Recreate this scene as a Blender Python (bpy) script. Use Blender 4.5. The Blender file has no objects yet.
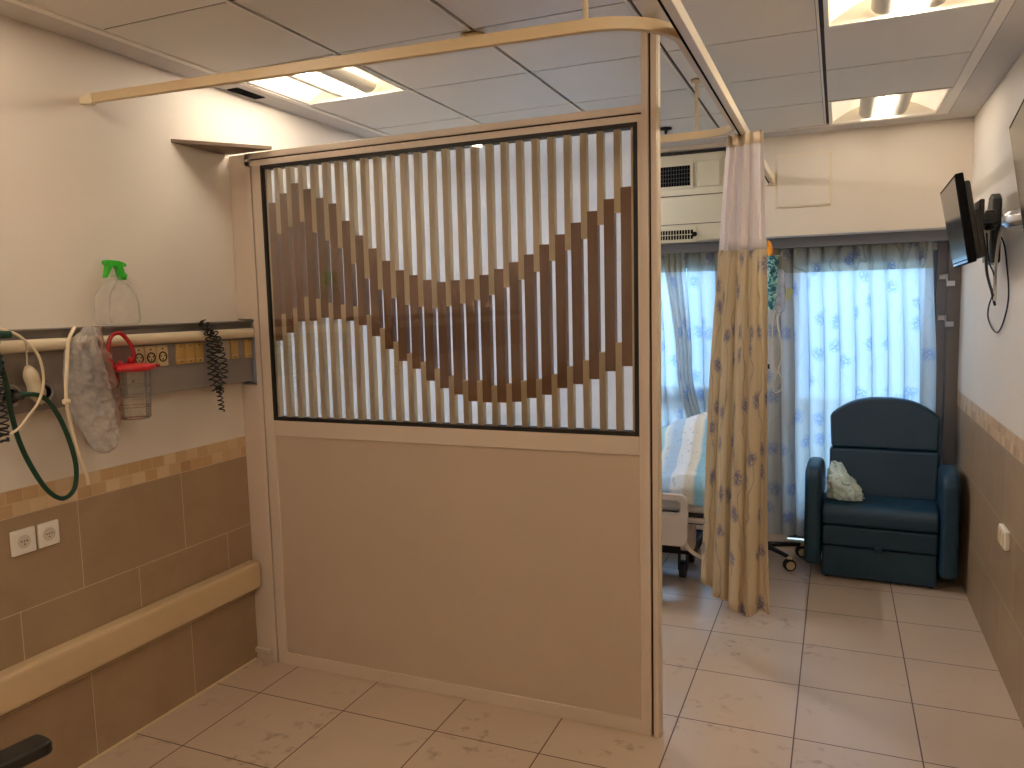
import bpy, bmesh, math, random
from mathutils import Vector, Matrix
random.seed(7)
PI = math.pi
COL = bpy.context.scene.collection
XL, XR, YB, YF, YW, ZC = -2.627, 0.706, -1.9, 5.26, 5.60, 2.73

# ------------------------------------------------------------------ helpers
def lin(c):
    return tuple(((v/255)/12.92 if v/255 <= .04045 else ((v/255+.055)/1.055)**2.4) for v in c)

def rgba(c):
    return (*lin(c), 1)

class NT:
    def __init__(s, name):
        s.m = bpy.data.materials.new(name); s.m.use_nodes = True
        s.t = s.m.node_tree; s.t.nodes.clear()
        s.out = s.n('ShaderNodeOutputMaterial')
    def n(s, typ, **kw):
        nd = s.t.nodes.new(typ)
        for k, v in kw.items():
            if isinstance(k, str) and k.startswith('_'): setattr(nd, k[1:], v)
        return nd
    def l(s, a, b): s.t.links.new(a, b)
    def val(s, sock, v):
        if hasattr(v, 'is_output') or isinstance(v, bpy.types.NodeSocket): s.l(v, sock)
        else: sock.default_value = v
    def math(s, op, a, b=None, clamp=False):
        nd = s.n('ShaderNodeMath', _operation=op, _use_clamp=clamp)
        s.val(nd.inputs[0], a)
        if b is not None: s.val(nd.inputs[1], b)
        return nd.outputs[0]
    def mix(s, f, a, b, mode='MIX'):
        nd = s.n('ShaderNodeMix', _data_type='RGBA', _blend_type=mode)
        s.val(nd.inputs[0], f); s.val(nd.inputs[6], a); s.val(nd.inputs[7], b)
        return nd.outputs[2]
    def noise(s, vec, scale, detail=3, rough=.5, dist=0):
        nd = s.n('ShaderNodeTexNoise'); nd.inputs['Scale'].default_value = scale
        nd.inputs['Detail'].default_value = detail; nd.inputs['Roughness'].default_value = rough
        nd.inputs['Distortion'].default_value = dist
        if vec is not None: s.l(vec, nd.inputs['Vector'])
        return nd
    def ramp(s, f, stops):
        nd = s.n('ShaderNodeValToRGB'); e = nd.color_ramp.elements
        while len(e) < len(stops): e.new(.5)
        for i, (p, c) in enumerate(stops):
            e[i].position = p; e[i].color = c if len(c) == 4 else (*c, 1)
        s.l(f, nd.inputs[0]); return nd.outputs[0]
    def vec(s, x, y, z=0.0):
        nd = s.n('ShaderNodeCombineXYZ')
        s.val(nd.inputs[0], x); s.val(nd.inputs[1], y); s.val(nd.inputs[2], z)
        return nd.outputs[0]
    def pos(s):
        g = s.n('ShaderNodeNewGeometry'); return g.outputs['Position']
    def sep(s, v):
        nd = s.n('ShaderNodeSeparateXYZ'); s.l(v, nd.inputs[0]); return nd.outputs
    def bump(s, h, strength=.2, dist=.002):
        nd = s.n('ShaderNodeBump'); nd.inputs['Strength'].default_value = strength
        nd.inputs['Distance'].default_value = dist; s.l(h, nd.inputs['Height'])
        return nd.outputs[0]
    def principled(s, color, rough=.5, metal=0, normal=None, **kw):
        p = s.n('ShaderNodeBsdfPrincipled')
        s.val(p.inputs['Base Color'], color); s.val(p.inputs['Roughness'], rough)
        p.inputs['Metallic'].default_value = metal
        if normal is not None: s.l(normal, p.inputs['Normal'])
        for k, v in kw.items(): s.val(p.inputs[k], v)
        return p.outputs[0]
    def done(s, sh):
        s.l(sh, s.out.inputs[0]); return s.m

def simple(name, c, rough=.5, metal=0, var=.06, scale=20, bump=0, bscale=200, spec=None):
    t = NT(name); tc = t.n('ShaderNodeTexCoord')
    nz = t.noise(tc.outputs['Object'], scale)
    c1 = rgba(c); c2 = tuple(v*(1-var) for v in c1[:3])+(1,)
    col = t.mix(nz.outputs[0], c1, c2)
    nm = None
    if bump:
        nm = t.bump(t.noise(tc.outputs['Object'], bscale, 2).outputs[0], bump, .001)
    kw = {}
    if spec is not None: kw['Specular IOR Level'] = spec
    return t.done(t.principled(col, rough, metal, nm, **kw))

def fix(o, loc, name=None):
    pass

def finish(bm, smooth):
    bmesh.ops.remove_doubles(bm, verts=bm.verts, dist=1e-6)
    bmesh.ops.recalc_face_normals(bm, faces=bm.faces)
    for f in bm.faces: f.smooth = smooth

def obj(name, bm, mat, parent=None, bevel=0, smooth=False, seg=2, subd=0, origin=None, recalc=True, solid=0):
    if recalc: finish(bm, smooth or bevel > 0)
    else:
        for f in bm.faces: f.smooth = smooth
    if parent is not None:
        r = parent
        while r.parent: r = r.parent
        org = Vector(r.location)
    elif origin is not None: org = Vector(origin)
    else:
        xs = [v.co.x for v in bm.verts]; ys = [v.co.y for v in bm.verts]; zs = [v.co.z for v in bm.verts]
        org = Vector(((min(xs)+max(xs))/2, (min(ys)+max(ys))/2, min(zs)))
    for v in bm.verts: v.co -= org
    me = bpy.data.meshes.new(name); bm.to_mesh(me); bm.free()
    o = bpy.data.objects.new(name, me); COL.objects.link(o)
    if parent is not None: o.parent = parent
    else: o.location = org
    for m in (mat if isinstance(mat, (list, tuple)) else [mat]): me.materials.append(m)
    if solid:
        md = o.modifiers.new('solid', 'SOLIDIFY'); md.thickness = solid; md.offset = 0
    if bevel:
        md = o.modifiers.new('bevel', 'BEVEL'); md.width = bevel; md.segments = seg; md.limit_method = 'ANGLE'; md.angle_limit = R(35)
        md.harden_normals = False
    if subd:
        md = o.modifiers.new('sub', 'SUBSURF'); md.levels = subd; md.render_levels = subd
    if (smooth or bevel) and not subd and not solid:
        a = o.modifiers.new('wn', 'WEIGHTED_NORMAL'); a.keep_sharp = True
    return o

def R(d): return math.radians(d)

def thing(name, loc, label, cat, group=None):
    o = bpy.data.objects.new(name, None); COL.objects.link(o)
    o.location = loc; o.empty_display_size = .1
    o['label'] = label; o['category'] = cat
    if group: o['group'] = group
    return o

def tag(o, label, cat, group=None):
    o['label'] = label; o['category'] = cat
    if group: o['group'] = group
    return o

def struct(o):
    o['kind'] = 'structure'; return o

def dup(root, delta, label, name=None):
    r = root.copy(); COL.objects.link(r); r.location = Vector(root.location)+Vector(delta); r['label'] = label
    for ch in list(root.children):
        c = ch.copy(); COL.objects.link(c); c.parent = r
        for g in ch.children:
            d = g.copy(); COL.objects.link(d); d.parent = c
    return r

def B(): return bmesh.new()

def box(bm, x0, x1, y0, y1, z0, z1, mi=0, rot=None, c=None):
    vs = [bm.verts.new((x, y, z)) for x in (x0, x1) for y in (y0, y1) for z in (z0, z1)]
    fs = []
    for q in ((0,1,3,2),(4,6,7,5),(0,4,5,1),(2,3,7,6),(0,2,6,4),(1,5,7,3)):
        f = bm.faces.new([vs[i] for i in q]); f.material_index = mi; fs.append(f)
    if rot is not None:
        c = Vector(c) if c is not None else Vector(((x0+x1)/2, (y0+y1)/2, (z0+z1)/2))
        for v in vs: v.co = c + rot @ (v.co - c)
    return fs

def bx(*a):
    bm = B(); box(bm, *a); return bm

def frame_of(d):
    d = d.normalized(); up = Vector((0, 0, 1)) if abs(d.z) < .9 else Vector((1, 0, 0))
    a = d.cross(up).normalized(); return a, d.cross(a).normalized()

def tube(bm, pts, r, n=8, caps=True, closed=False, mi=0):
    pts = [Vector(p) for p in pts]; rs = r if isinstance(r, (list, tuple)) else [r]*len(pts)
    N = len(pts); a = None; rings = []
    for i, p in enumerate(pts):
        if closed: d = pts[(i+1) % N]-pts[i-1]
        else: d = pts[min(i+1, N-1)]-pts[max(i-1, 0)]
        d.normalize()
        if a is None: a, b = frame_of(d)
        else:
            a = a - d*a.dot(d)
            a = a.normalized() if a.length > 1e-6 else frame_of(d)[0]
            b = d.cross(a)
        rings.append([bm.verts.new(p + (a*math.cos(2*PI*k/n)+b*math.sin(2*PI*k/n))*rs[i]) for k in range(n)])
    for i in range(N if closed else N-1):
        q, w = rings[i], rings[(i+1) % N]
        for k in range(n):
            f = bm.faces.new((q[k], q[(k+1) % n], w[(k+1) % n], w[k])); f.material_index = mi
    if caps and not closed:
        bm.faces.new(rings[0][::-1]); bm.faces.new(rings[-1])
    return bm

def lathe(bm, prof, c=(0,0,0), n=24, sx=1, sy=1, caps=True):
    c = Vector(c); rings = []
    for r, z in prof:
        rings.append([bm.verts.new(c+Vector((r*sx*math.cos(2*PI*k/n), r*sy*math.sin(2*PI*k/n), z))) for k in range(n)])
    for q, w in zip(rings, rings[1:]):
        for k in range(n): bm.faces.new((q[k], q[(k+1) % n], w[(k+1) % n], w[k]))
    if caps:
        bm.faces.new(rings[0][::-1]); bm.faces.new(rings[-1])
    return bm

def disc(bm, c, axis, r0, r1, h, n=24):
    """cylinder/cone from c along axis"""
    c = Vector(c); d = Vector(axis).normalized(); a, b = frame_of(d)
    r1 = r0 if r1 is None else r1
    q = [bm.verts.new(c+(a*math.cos(2*PI*k/n)+b*math.sin(2*PI*k/n))*r0) for k in range(n)]
    w = [bm.verts.new(c+d*h+(a*math.cos(2*PI*k/n)+b*math.sin(2*PI*k/n))*r1) for k in range(n)]
    for k in range(n): bm.faces.new((q[k], q[(k+1) % n], w[(k+1) % n], w[k]))
    bm.faces.new(q[::-1]); bm.faces.new(w); return bm

def ring(bm, c, axis, R_, r, n=24, m=8):
    c = Vector(c); d = Vector(axis).normalized(); a, b = frame_of(d)
    tube(bm, [c+(a*math.cos(2*PI*k/n)+b*math.sin(2*PI*k/n))*R_ for k in range(n)], r, m, closed=True)
    return bm

def prism(bm, pts, ax, a0, a1):
    """pts 2-D polygon; ax = extrusion axis; the two other axes in order"""
    def P(p, a):
        if ax == 'x': return (a, p[0], p[1])
        if ax == 'y': return (p[0], a, p[1])
        return (p[0], p[1], a)
    v0 = [bm.verts.new(P(p, a0)) for p in pts]; v1 = [bm.verts.new(P(p, a1)) for p in pts]
    n = len(pts); bm.faces.new(v0); bm.faces.new(v1[::-1])
    for k in range(n): bm.faces.new((v0[k], v1[k], v1[(k+1) % n], v0[(k+1) % n]))
    return bm

def spline(pts, n=8):
    """Catmull-Rom through the points"""
    P = [Vector(p) for p in pts]; P = [P[0]*2-P[1]]+P+[P[-1]*2-P[-2]]; out = []
    for i in range(1, len(P)-2):
        for k in range(n):
            t = k/n; a, b, c, d = P[i-1:i+3]
            out.append(.5*((2*b)+(c-a)*t+(2*a-5*b+4*c-d)*t*t+(3*b-a-3*c+d)*t**3))
    out.append(P[-2]); return out

def grid(fn, nu, nv, uvf=None):
    bm = B(); uv = bm.loops.layers.uv.new('UVMap')
    V = [[bm.verts.new(fn(i/nu, j/nv)) for i in range(nu+1)] for j in range(nv+1)]
    for j in range(nv):
        for i in range(nu):
            f = bm.faces.new((V[j][i], V[j][i+1], V[j+1][i+1], V[j+1][i]))
            for lp, (a, b) in zip(f.loops, ((i,j),(i+1,j),(i+1,j+1),(i,j+1))):
                lp[uv].uv = uvf(a/nu, b/nv) if uvf else (a/nu, b/nv)
    return bm

# ------------------------------------------------------------------ materials
def tile_wall(name):
    t = NT(name); X = t.sep(t.pos()); y, z = X[1], X[2]
    # plaster
    nz = t.noise(t.pos(), 3, 4)
    paint = t.mix(nz.outputs[0], rgba((222, 212, 200)), rgba((214, 203, 188)))
    br = t.n('ShaderNodeTexBrick'); br.offset = .5; br.offset_frequency = 2
    t.l(t.vec(t.math('ADD', y, .27), z), br.inputs['Vector'])
    for k, v in (('Scale', 1), ('Mortar Size', .0018), ('Mortar Smooth', .3), ('Bias', 0), ('Brick Width', .5), ('Row Height', .34)): br.inputs[k].default_value = v
    n2 = t.noise(t.pos(), 6, 6, .6, .5)
    tl = t.mix(n2.outputs[0], rgba((174, 150, 120)), rgba((146, 121, 92)))
    tl2 = t.mix(n2.outputs[0], rgba((167, 142, 114)), rgba((140, 116, 88)))
    t.l(tl, br.inputs['Color1']); t.l(tl2, br.inputs['Color2']); br.inputs['Mortar'].default_value = rgba((206, 184, 156))
    # mosaic
    cx = t.math('FLOOR', t.math('MULTIPLY', y, 1/.062)); cz = t.math('FLOOR', t.math('MULTIPLY', t.math('SUBTRACT', z, 1.02), 1/.0475))
    sh = t.math('ADD', t.math('MULTIPLY', y, 1/.062), t.math('MULTIPLY', cz, .37))
    cx = t.math('FLOOR', sh)
    wn = t.n('ShaderNodeTexWhiteNoise'); wn.noise_dimensions = '2D'; t.l(t.vec(cx, cz), wn.inputs['Vector'])
    mc = t.ramp(wn.outputs['Value'], [(0, lin((214, 186, 146))), (.35, lin((196, 160, 116))), (.7, lin((222, 198, 162))), (1, lin((178, 138, 96)))])
    fx = t.math('FRACT', sh); fz = t.math('FRACT', t.math('MULTIPLY', t.math('SUBTRACT', z, 1.02), 1/.0475))
    edge = t.math('MAXIMUM', t.math('GREATER_THAN', t.math('ABSOLUTE', t.math('SUBTRACT', fx, .5)), .475), t.math('GREATER_THAN', t.math('ABSOLUTE', t.math('SUBTRACT', fz, .5)), .465))
    mc = t.mix(edge, mc, rgba((206, 184, 150)))
    mc = t.mix(t.math('MULTIPLY', n2.outputs[0], .25), mc, rgba((150, 115, 80)))
    is_m = t.math('GREATER_THAN', z, 1.02); is_p = t.math('GREATER_THAN', z, 1.115)
    col = t.mix(is_p, t.mix(is_m, br.outputs['Color'], mc), paint)
    rough = t.math('ADD', t.math('MULTIPLY', is_p, .35), .42)
    h = t.math('MULTIPLY', t.math('SUBTRACT', 1, br.outputs['Fac']), t.math('SUBTRACT', 1, is_m))
    h2 = t.math('MULTIPLY', t.math('SUBTRACT', 1, edge), t.math('SUBTRACT', is_m, is_p))
    return t.done(t.principled(col, rough, 0, t.bump(t.math('ADD', h, h2), .5, .0015)))

def floor_mat():
    t = NT('floor_tiles'); X = t.sep(t.pos()); P = .4485
    br = t.n('ShaderNodeTexBrick'); br.offset = 0
    t.l(t.vec(t.math('ADD', X[0], .1295+P*10), t.math('ADD', X[1], P*20-3.50)), br.inputs['Vector'])
    for k, v in (('Scale', 1), ('Mortar Size', .003), ('Mortar Smooth', .2), ('Bias', 0), ('Brick Width', P), ('Row Height', P)): br.inputs[k].default_value = v
    n = t.noise(t.pos(), 1.7, 2, .5); n2 = t.noise(t.pos(), 16, 4, .6)
    a = t.mix(n.outputs[0], rgba((212, 192, 172)), rgba((196, 174, 152)))
    b = t.mix(n.outputs[0], rgba((207, 187, 168)), rgba((192, 170, 148)))
    # small brown scuffs and footprints in the near left part of the room
    st = t.ramp(n2.outputs[0], [(.54, (0, 0, 0)), (.66, (1, 1, 1))])
    st2 = t.ramp(t.noise(t.pos(), 3.2, 2).outputs[0], [(.50, (0, 0, 0)), (.64, (1, 1, 1))])
    s_ = t.math('MULTIPLY', t.math('MULTIPLY', t.math('MULTIPLY', st, st2), .5), t.ramp(X[0], [(0.0, (1, 1, 1)), (.02, (.3, .3, .3))]))
    a = t.mix(s_, a, rgba((118, 88, 60))); b = t.mix(s_, b, rgba((118, 88, 60)))
    t.l(a, br.inputs['Color1']); t.l(b, br.inputs['Color2']); br.inputs['Mortar'].default_value = rgba((88, 62, 46))
    return t.done(t.principled(br.outputs['Color'], .3, 0, t.bump(t.math('SUBTRACT', 1, br.outputs['Fac']), .4, .001)))

def wood(name, c1, c2, rough=.45):
    t = NT(name); g = t.n('ShaderNodeNewGeometry'); X = t.sep(g.outputs['Position'])
    oi = t.n('ShaderNodeObjectInfo')
    v = t.vec(t.math('ADD', t.math('MULTIPLY', X[0], 60), t.math('MULTIPLY', oi.outputs['Random'], 50)), t.math('MULTIPLY', X[1], 60), t.math('MULTIPLY', X[2], 3))
    n = t.noise(v, 1, 5, .6, 1.2)
    w = t.noise(v, 6, 3)
    col = t.mix(t.math('ADD', t.math('MULTIPLY', n.outputs[0], .8), t.math('MULTIPLY', w.outputs[0], .2)), rgba(c1), rgba(c2))
    return t.done(t.principled(col, rough, 0, t.bump(w.outputs[0], .1, .0006)))

def glassy(name, tint=(1, 1, 1), gl=.06, rough=.02, extra=None, ex=.0, crumple=0, fk=1.0, tlm=.4):
    """thin clear sheet: transparent with a Fresnel reflection"""
    t = NT(name); tr = t.n('ShaderNodeBsdfTransparent'); tr.inputs[0].default_value = (*tint, 1)
    g = t.n('ShaderNodeBsdfGlossy'); g.inputs['Roughness'].default_value = rough; g.inputs[0].default_value = (1, 1, 1, 1)
    lw = t.n('ShaderNodeFresnel'); lw.inputs[0].default_value = 1.5
    m = t.n('ShaderNodeMixShader'); t.l(t.math('ADD', t.math('MULTIPLY', lw.outputs[0], fk), gl, True), m.inputs[0]); t.l(tr.outputs[0], m.inputs[1]); t.l(g.outputs[0], m.inputs[2])
    sh = m.outputs[0]
    if crumple:
        tc = t.n('ShaderNodeTexCoord'); vo = t.n('ShaderNodeTexVoronoi'); vo.inputs['Scale'].default_value = crumple*.5
        nz = t.noise(tc.outputs['Object'], crumple*.35, 3, .6); t.l(nz.outputs['Color'], vo.inputs['Vector']); vo.inputs['Scale'].default_value = 5; vo.feature = 'DISTANCE_TO_EDGE'
        nrm = t.bump(vo.outputs['Distance'], .5, .012); t.l(nrm, g.inputs['Normal'])
    if extra:
        d = t.n('ShaderNodeBsdfDiffuse'); tc = t.n('ShaderNodeTexCoord')
        d.inputs[0].default_value = rgba(extra)
        if crumple: t.l(nrm, d.inputs['Normal'])
        tl = t.n('ShaderNodeBsdfTranslucent'); tl.inputs[0].default_value = rgba(extra)
        m3 = t.n('ShaderNodeMixShader'); m3.inputs[0].default_value = tlm; t.l(d.outputs[0], m3.inputs[1]); t.l(tl.outputs[0], m3.inputs[2])
        nz = t.noise(tc.outputs['Object'], 25, 3)
        m2 = t.n('ShaderNodeMixShader'); t.l(t.math('MULTIPLY', t.math('ADD', nz.outputs[0], .5), ex), m2.inputs[0])
        t.l(sh, m2.inputs[1]); t.l(m3.outputs[0], m2.inputs[2]); sh = m2.outputs[0]
    return t.done(sh)

def fabric(name, base, base2, flower, transp, transl, fscale=5.2, mesh_top=None, leaf=(120, 125, 105)):
    """woven curtain cloth with scattered blue flowers, laid out in the cloth's own metres"""
    t = NT(name); uv = t.n('ShaderNodeUVMap'); uv.uv_map = 'UVMap'; U = uv.outputs[0]
    dn = t.noise(U, 18, 3, .6)
    off = t.n('ShaderNodeVectorMath', _operation='SCALE'); t.l(dn.outputs['Color'], off.inputs[0]); off.inputs['Scale'].default_value = .06
    ad = t.n('ShaderNodeVectorMath', _operation='ADD'); t.l(U, ad.inputs[0]); t.l(off.outputs[0], ad.inputs[1])
    vo = t.n('ShaderNodeTexVoronoi'); vo.voronoi_dimensions = '2D'; vo.inputs['Scale'].default_value = fscale; t.l(ad.outputs[0], vo.inputs['Vector'])
    fl = t.ramp(vo.outputs['Distance'], [(.10, (1, 1, 1)), (.24, (0, 0, 0))])
    br = t.noise(U, 70, 2); fl = t.math('MULTIPLY', fl, t.math('GREATER_THAN', br.outputs[0], .42))
    # thin stems and grey-green leaves
    wv = t.n('ShaderNodeTexWave'); wv.inputs['Scale'].default_value = 2.6; wv.inputs['Distortion'].default_value = 9; wv.inputs['Detail'].default_value = 2
    wv.inputs['Detail Scale'].default_value = 1.2
    t.l(U, wv.inputs['Vector'])
    stm = t.ramp(wv.outputs['Fac'], [(.975, (0, 0, 0)), (.995, (1, 1, 1))])
    stm = t.math('MULTIPLY', stm, .4)
    nb = t.noise(U, 3.5, 3)
    col = t.mix(nb.outputs[0], rgba(base), rgba(base2))
    col = t.mix(stm, col, rgba(leaf)); col = t.mix(t.math('MULTIPLY', fl, .85), col, rgba(flower))
    d = t.n('ShaderNodeBsdfDiffuse'); t.l(col, d.inputs[0])
    tl = t.n('ShaderNodeBsdfTranslucent'); t.l(col, tl.inputs[0])
    m1 = t.n('ShaderNodeMixShader'); m1.inputs[0].default_value = transl; t.l(d.outputs[0], m1.inputs[1]); t.l(tl.outputs[0], m1.inputs[2])
    sh = m1.outputs[0]
    if transp:
        tr = t.n('ShaderNodeBsdfTransparent'); t.l(t.mix(.5, (1, 1, 1, 1), col), tr.inputs[0])
        m2 = t.n('ShaderNodeMixShader'); m2.inputs[0].default_value = transp; t.l(sh, m2.inputs[1]); t.l(tr.outputs[0], m2.inputs[2]); sh = m2.outputs[0]
    return t.done(sh)

def emit(name, c, s, nodes=None):
    t = NT(name); e = t.n('ShaderNodeEmission'); e.inputs[0].default_value = rgba(c); e.inputs[1].default_value = s
    return t.done(e.outputs[0])

M_wall = tile_wall('painted_wall_with_tiles')
M_paint = simple('cream_paint', (228, 216, 200), .7, var=.05, scale=3)
M_ceilb = simple('ceiling_paint', (206, 200, 194), .75, var=.04, scale=3)
M_tile = simple('ceiling_metal_tile', (224, 219, 210), .55, .0, var=.03, scale=2)
M_gap = simple('ceiling_gap', (58, 52, 48), .7)
M_tbar = simple('ceiling_grid_metal', (240, 234, 224), .45)
M_floor = floor_mat()
M_part = simple('cream_powder_coat', (220, 205, 190), .42, var=.04, scale=8)
M_board = simple('partition_board', (204, 186, 168), .4, var=.07, scale=5)
M_groove = simple('dark_groove', (58, 42, 32), .8)
M_bead = simple('black_glazing_bead', (24, 18, 16), .5)
M_walnut = wood('walnut_slat_wood', (156, 108, 72), (116, 76, 48))
M_oak = wood('pale_oak_slat_wood', (236, 216, 180), (222, 200, 160))
M_glass = glassy('clear_glass', (1, 1, 1), .0)
M_winglass = glassy('window_glass', (.9, .95, 1), .0)
M_alu = simple('grey_aluminium', (132, 134, 142), .45, .0, var=.05)
M_alu2 = simple('grey_door_aluminium', (120, 114, 114), .5, .0, var=.05)
M_grey = simple('grey_trunking', (150, 142, 134), .42, var=.05)
M_blueend = simple('light_blue_cap', (158, 172, 190), .45)
M_cream = simple('cream_plastic', (232, 216, 186), .35, var=.03)
M_bump = simple('cream_bumper_vinyl', (206, 180, 142), .45, var=.05, scale=5)
M_ivory = simple('ivory_plastic', (224, 204, 160), .4)
M_yel = simple('yellowed_plastic', (218, 182, 110), .4)
M_white = simple('white_plastic', (232, 226, 214), .35, var=.03)
M_dark = simple('dark_hole', (10, 9, 9), .9, spec=.1)
M_chrome = simple('chrome', (200, 200, 205), .18, 1, var=.03)
M_blackp = simple('black_plastic', (24, 22, 22), .38, var=.2)
M_rubber = simple('black_rubber', (20, 19, 20), .5, var=.2)
M_green = simple('dark_green_hose', (20, 66, 48), .3, var=.15)
M_teal = simple('teal_plastic', (16, 84, 76), .4)
M_lime = simple('lime_green_plastic', (52, 178, 40), .35, var=.1)
M_red = simple('red_plastic', (206, 32, 44), .3, var=.1)
M_redt = simple('deep_red_tube', (160, 22, 30), .25, var=.1)
M_clear = glassy('clear_plastic', (.95, .93, .9), .05, .1, (235, 225, 210), .10)
M_bottle = glassy('milky_bottle_plastic', (1, 1, 1), .0, .3, (255, 248, 236), .2, 0, .35, .5)
M_bag = glassy('plastic_film', (1, 1, 1), .05, .14, (255, 254, 252), .36, 0, .9, .5)
M_bagp = glassy('pink_plastic_film', (1, .94, .92), .0, .2, (255, 220, 206), .35, 70, .6, .6)
M_reclin = simple('teal_blue_vinyl', (14, 54, 78), .5, var=.12, scale=12, bump=.15, bscale=300)
M_reclin2 = simple('dark_teal_seam', (10, 26, 36), .6)
M_screen = simple('television_screen', (14, 14, 18), .12, var=.1, spec=.3)
M_beige = simple('beige_plastic', (206, 196, 180), .4)
M_bed = simple('bed_grey_white', (206, 196, 190), .4, var=.03)
M_bedm = simple('bed_dark_metal', (58, 56, 58), .45, .3)
M_sheet = simple('white_sheet', (226, 226, 226), .85, var=.05, bump=.2, bscale=60)
M_ac = simple('air_conditioner_enamel', (198, 190, 166), .45, var=.04)
M_lens = emit('lamp_tube', (255, 226, 178), 26)
M_refl = None
M_privacy = fabric('beige_flowered_curtain', (240, 226, 200), (228, 212, 182), (146, 142, 172), 0, .5, 5.4, leaf=(128, 118, 112))
M_net = fabric('white_curtain_net', (248, 240, 236), (244, 234, 228), (244, 234, 228), .12, .6, 3, leaf=(226, 216, 208))
M_sheer = fabric('sheer_window_curtain', (232, 232, 228), (214, 220, 224), (164, 184, 222), .08, .56, 4.2, leaf=(206, 214, 206))
M_track = simple('cream_track_enamel', (212, 190, 152), .42, var=.04)
M_smoke = simple('yellowed_detector', (220, 190, 134), .45)

# ------------------------------------------------------------------ the room shell
W = .12
struct(obj('floor', bx(XL-W, XR+W, YB-W, YW+.25, -.08, 0), M_floor))
struct(obj('wall_left', bx(XL-W, XL, YB-W, YW+.25, 0, ZC+.2), M_wall))
struct(obj('wall_right', bx(XR, XR+W, YB-W, YW+.25, 0, ZC+.2), M_wall))
struct(obj('wall_back', bx(XL, XR, YB-W, YB, 0, ZC+.2), M_paint))
# far wall: deep upper wall over the window recess
bm = B()
ACX0, ACX1, ACZ0, ACZ1 = -1.85, -.672, 2.10, 2.70
box(bm, XL, ACX0, YF, YW+.2, 2.11, ZC+.1); box(bm, ACX1, XR, YF, YW+.2, 2.11, ZC+.1)
box(bm, ACX0, ACX1, YF+.24, YW+.2, 2.11, ZC+.1); box(bm, ACX0, ACX1, YF, YF+.24, 2.705, ZC+.1)
struct(obj('wall_far_upper', bm, M_paint))
# thin wall around the two openings
bm = B()
WX0, WX1 = -2.35, -.75          # window
DX0, DX1 = -.30, .545           # balcony door
GT = 1.95
for a in ((XL, WX0, 0, 2.11), (WX1, DX0, 0, 2.11), (WX0, WX1, 0, .42)):
    box(bm, a[0], a[1], YW, YW+.2, a[2], a[3])
box(bm, WX0, DX1+.16, YW, YW+.2, GT+.05, 2.11)
struct(obj('wall_far', bm, M_paint))
# ceiling
bm = B()
TX = [-2.468+.597*k for k in range(6)]; TX[-1] = .517
TY = [5.065-.5925*k for k in range(12)]
LIGHTS = [(-2.468, 2.695), (-.08, 2.695), (-.08, 4.4725), (-2.468, .9175), (-2.468, 4.4725), (-.08, .9175), (-1.274, -.86)]
def is_light(x, y): return any(abs(x-a) < .03 and abs(y-b) < .03 for a, b in LIGHTS)
box(bm, XL-W, TX[0]-.012, YB-W, YW+.25, ZC, ZC+.1, 0); box(bm, TX[-1]+.012, XR+W, YB-W, YW+.25, ZC, ZC+.1, 0)
box(bm, TX[0]-.012, TX[-1]+.012, TY[0]+.008, YW+.25, ZC, ZC+.1, 0)
box(bm, TX[0]-.012, TX[-1]+.012, YB-W, TY[-1]-.008, ZC, ZC+.1, 0)
for i in range(5):
    for j in range(11):
        x0, x1, y1, y0 = TX[i], TX[i+1], TY[j], TY[j+1]
        if is_light(x0, y0): continue
        box(bm, x0+.013, x1-.013, y0+.005, y1-.005, ZC+.002, ZC+.005, 1)
for j, y in enumerate(TY):                       # thin dark joints
    for i in range(5):
        box(bm, TX[i]+.002, TX[i+1]-.002, y-.010, y+.010, ZC+.0055, ZC+.008, 2)
for x in TX[1:-1]:                                # deep split joints between the rows
    box(bm, x-.013, x+.013, TY[-1], TY[0], ZC+.012, ZC+.02, 2)
    box(bm, x-.011, x-.002, TY[-1], TY[0], ZC+.001, ZC+.012, 3)
for x, s in ((TX[0], 1), (TX[-1], -1)):
    box(bm, x-.012-.006*(s > 0), x+.012+.022*(s < 0), TY[-1], TY[0], ZC-.005, ZC+.011, 3)
    box(bm, x-(.022 if s > 0 else -.036)-.002, x-(.022 if s > 0 else -.036)+.002, TY[-1], TY[0], ZC-.0015, ZC+.001, 2)
box(bm, TX[0], TX[-1], TY[0]-.004, TY[0]+.016, ZC-.003, ZC+.011, 3)
for (x, y) in ((TX[0]-.02, TY[-1]),):
    box(bm, TX[0], TX[-1], TY[-1], TY[0], ZC+.28, ZC+.3, 2)
box(bm, TX[0]-.02, TX[0]-.012, TY[-1], TY[0], ZC+.1, ZC+.3, 2); box(bm, TX[-1]+.012, TX[-1]+.02, TY[-1], TY[0], ZC+.1, ZC+.3, 2)
box(bm, TX[0], TX[-1], TY[0]+.008, TY[0]+.02, ZC+.1, ZC+.3, 2); box(bm, TX[0], TX[-1], TY[-1]-.02, TY[-1]-.008, ZC+.1, ZC+.3, 2)
struct(obj('ceiling', bm, [M_ceilb, M_tile, M_gap, M_tbar], recalc=True))

# pale grout bead and skirting line where the left wall meets the floor
struct(obj('baseboard_left', bx(XL, XL+.006, YB, 2.87, 0, .006), M_ivory))
# infill strip between the left wall and the partition
bm = B()
box(bm, XL, -2.528, 2.885, 2.93, .052, 1.365); box(bm, XL, -2.528, 2.885, 2.93, 1.677, 2.433); box(bm, XL, -2.528, 2.932, 2.94, 1.36, 1.68)
box(bm, XL, -2.528, 2.868, 2.93, .035, .058); box(bm, XL, -2.528, 2.88, 2.93, 0, .028)
struct(obj('trim_1', bm, M_part, bevel=.002))
# roller-shutter fascia under the deep wall
struct(obj('trim_2', bx(XL, XR, YF+.17, YW, 2.045, 2.11), M_alu))

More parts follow.
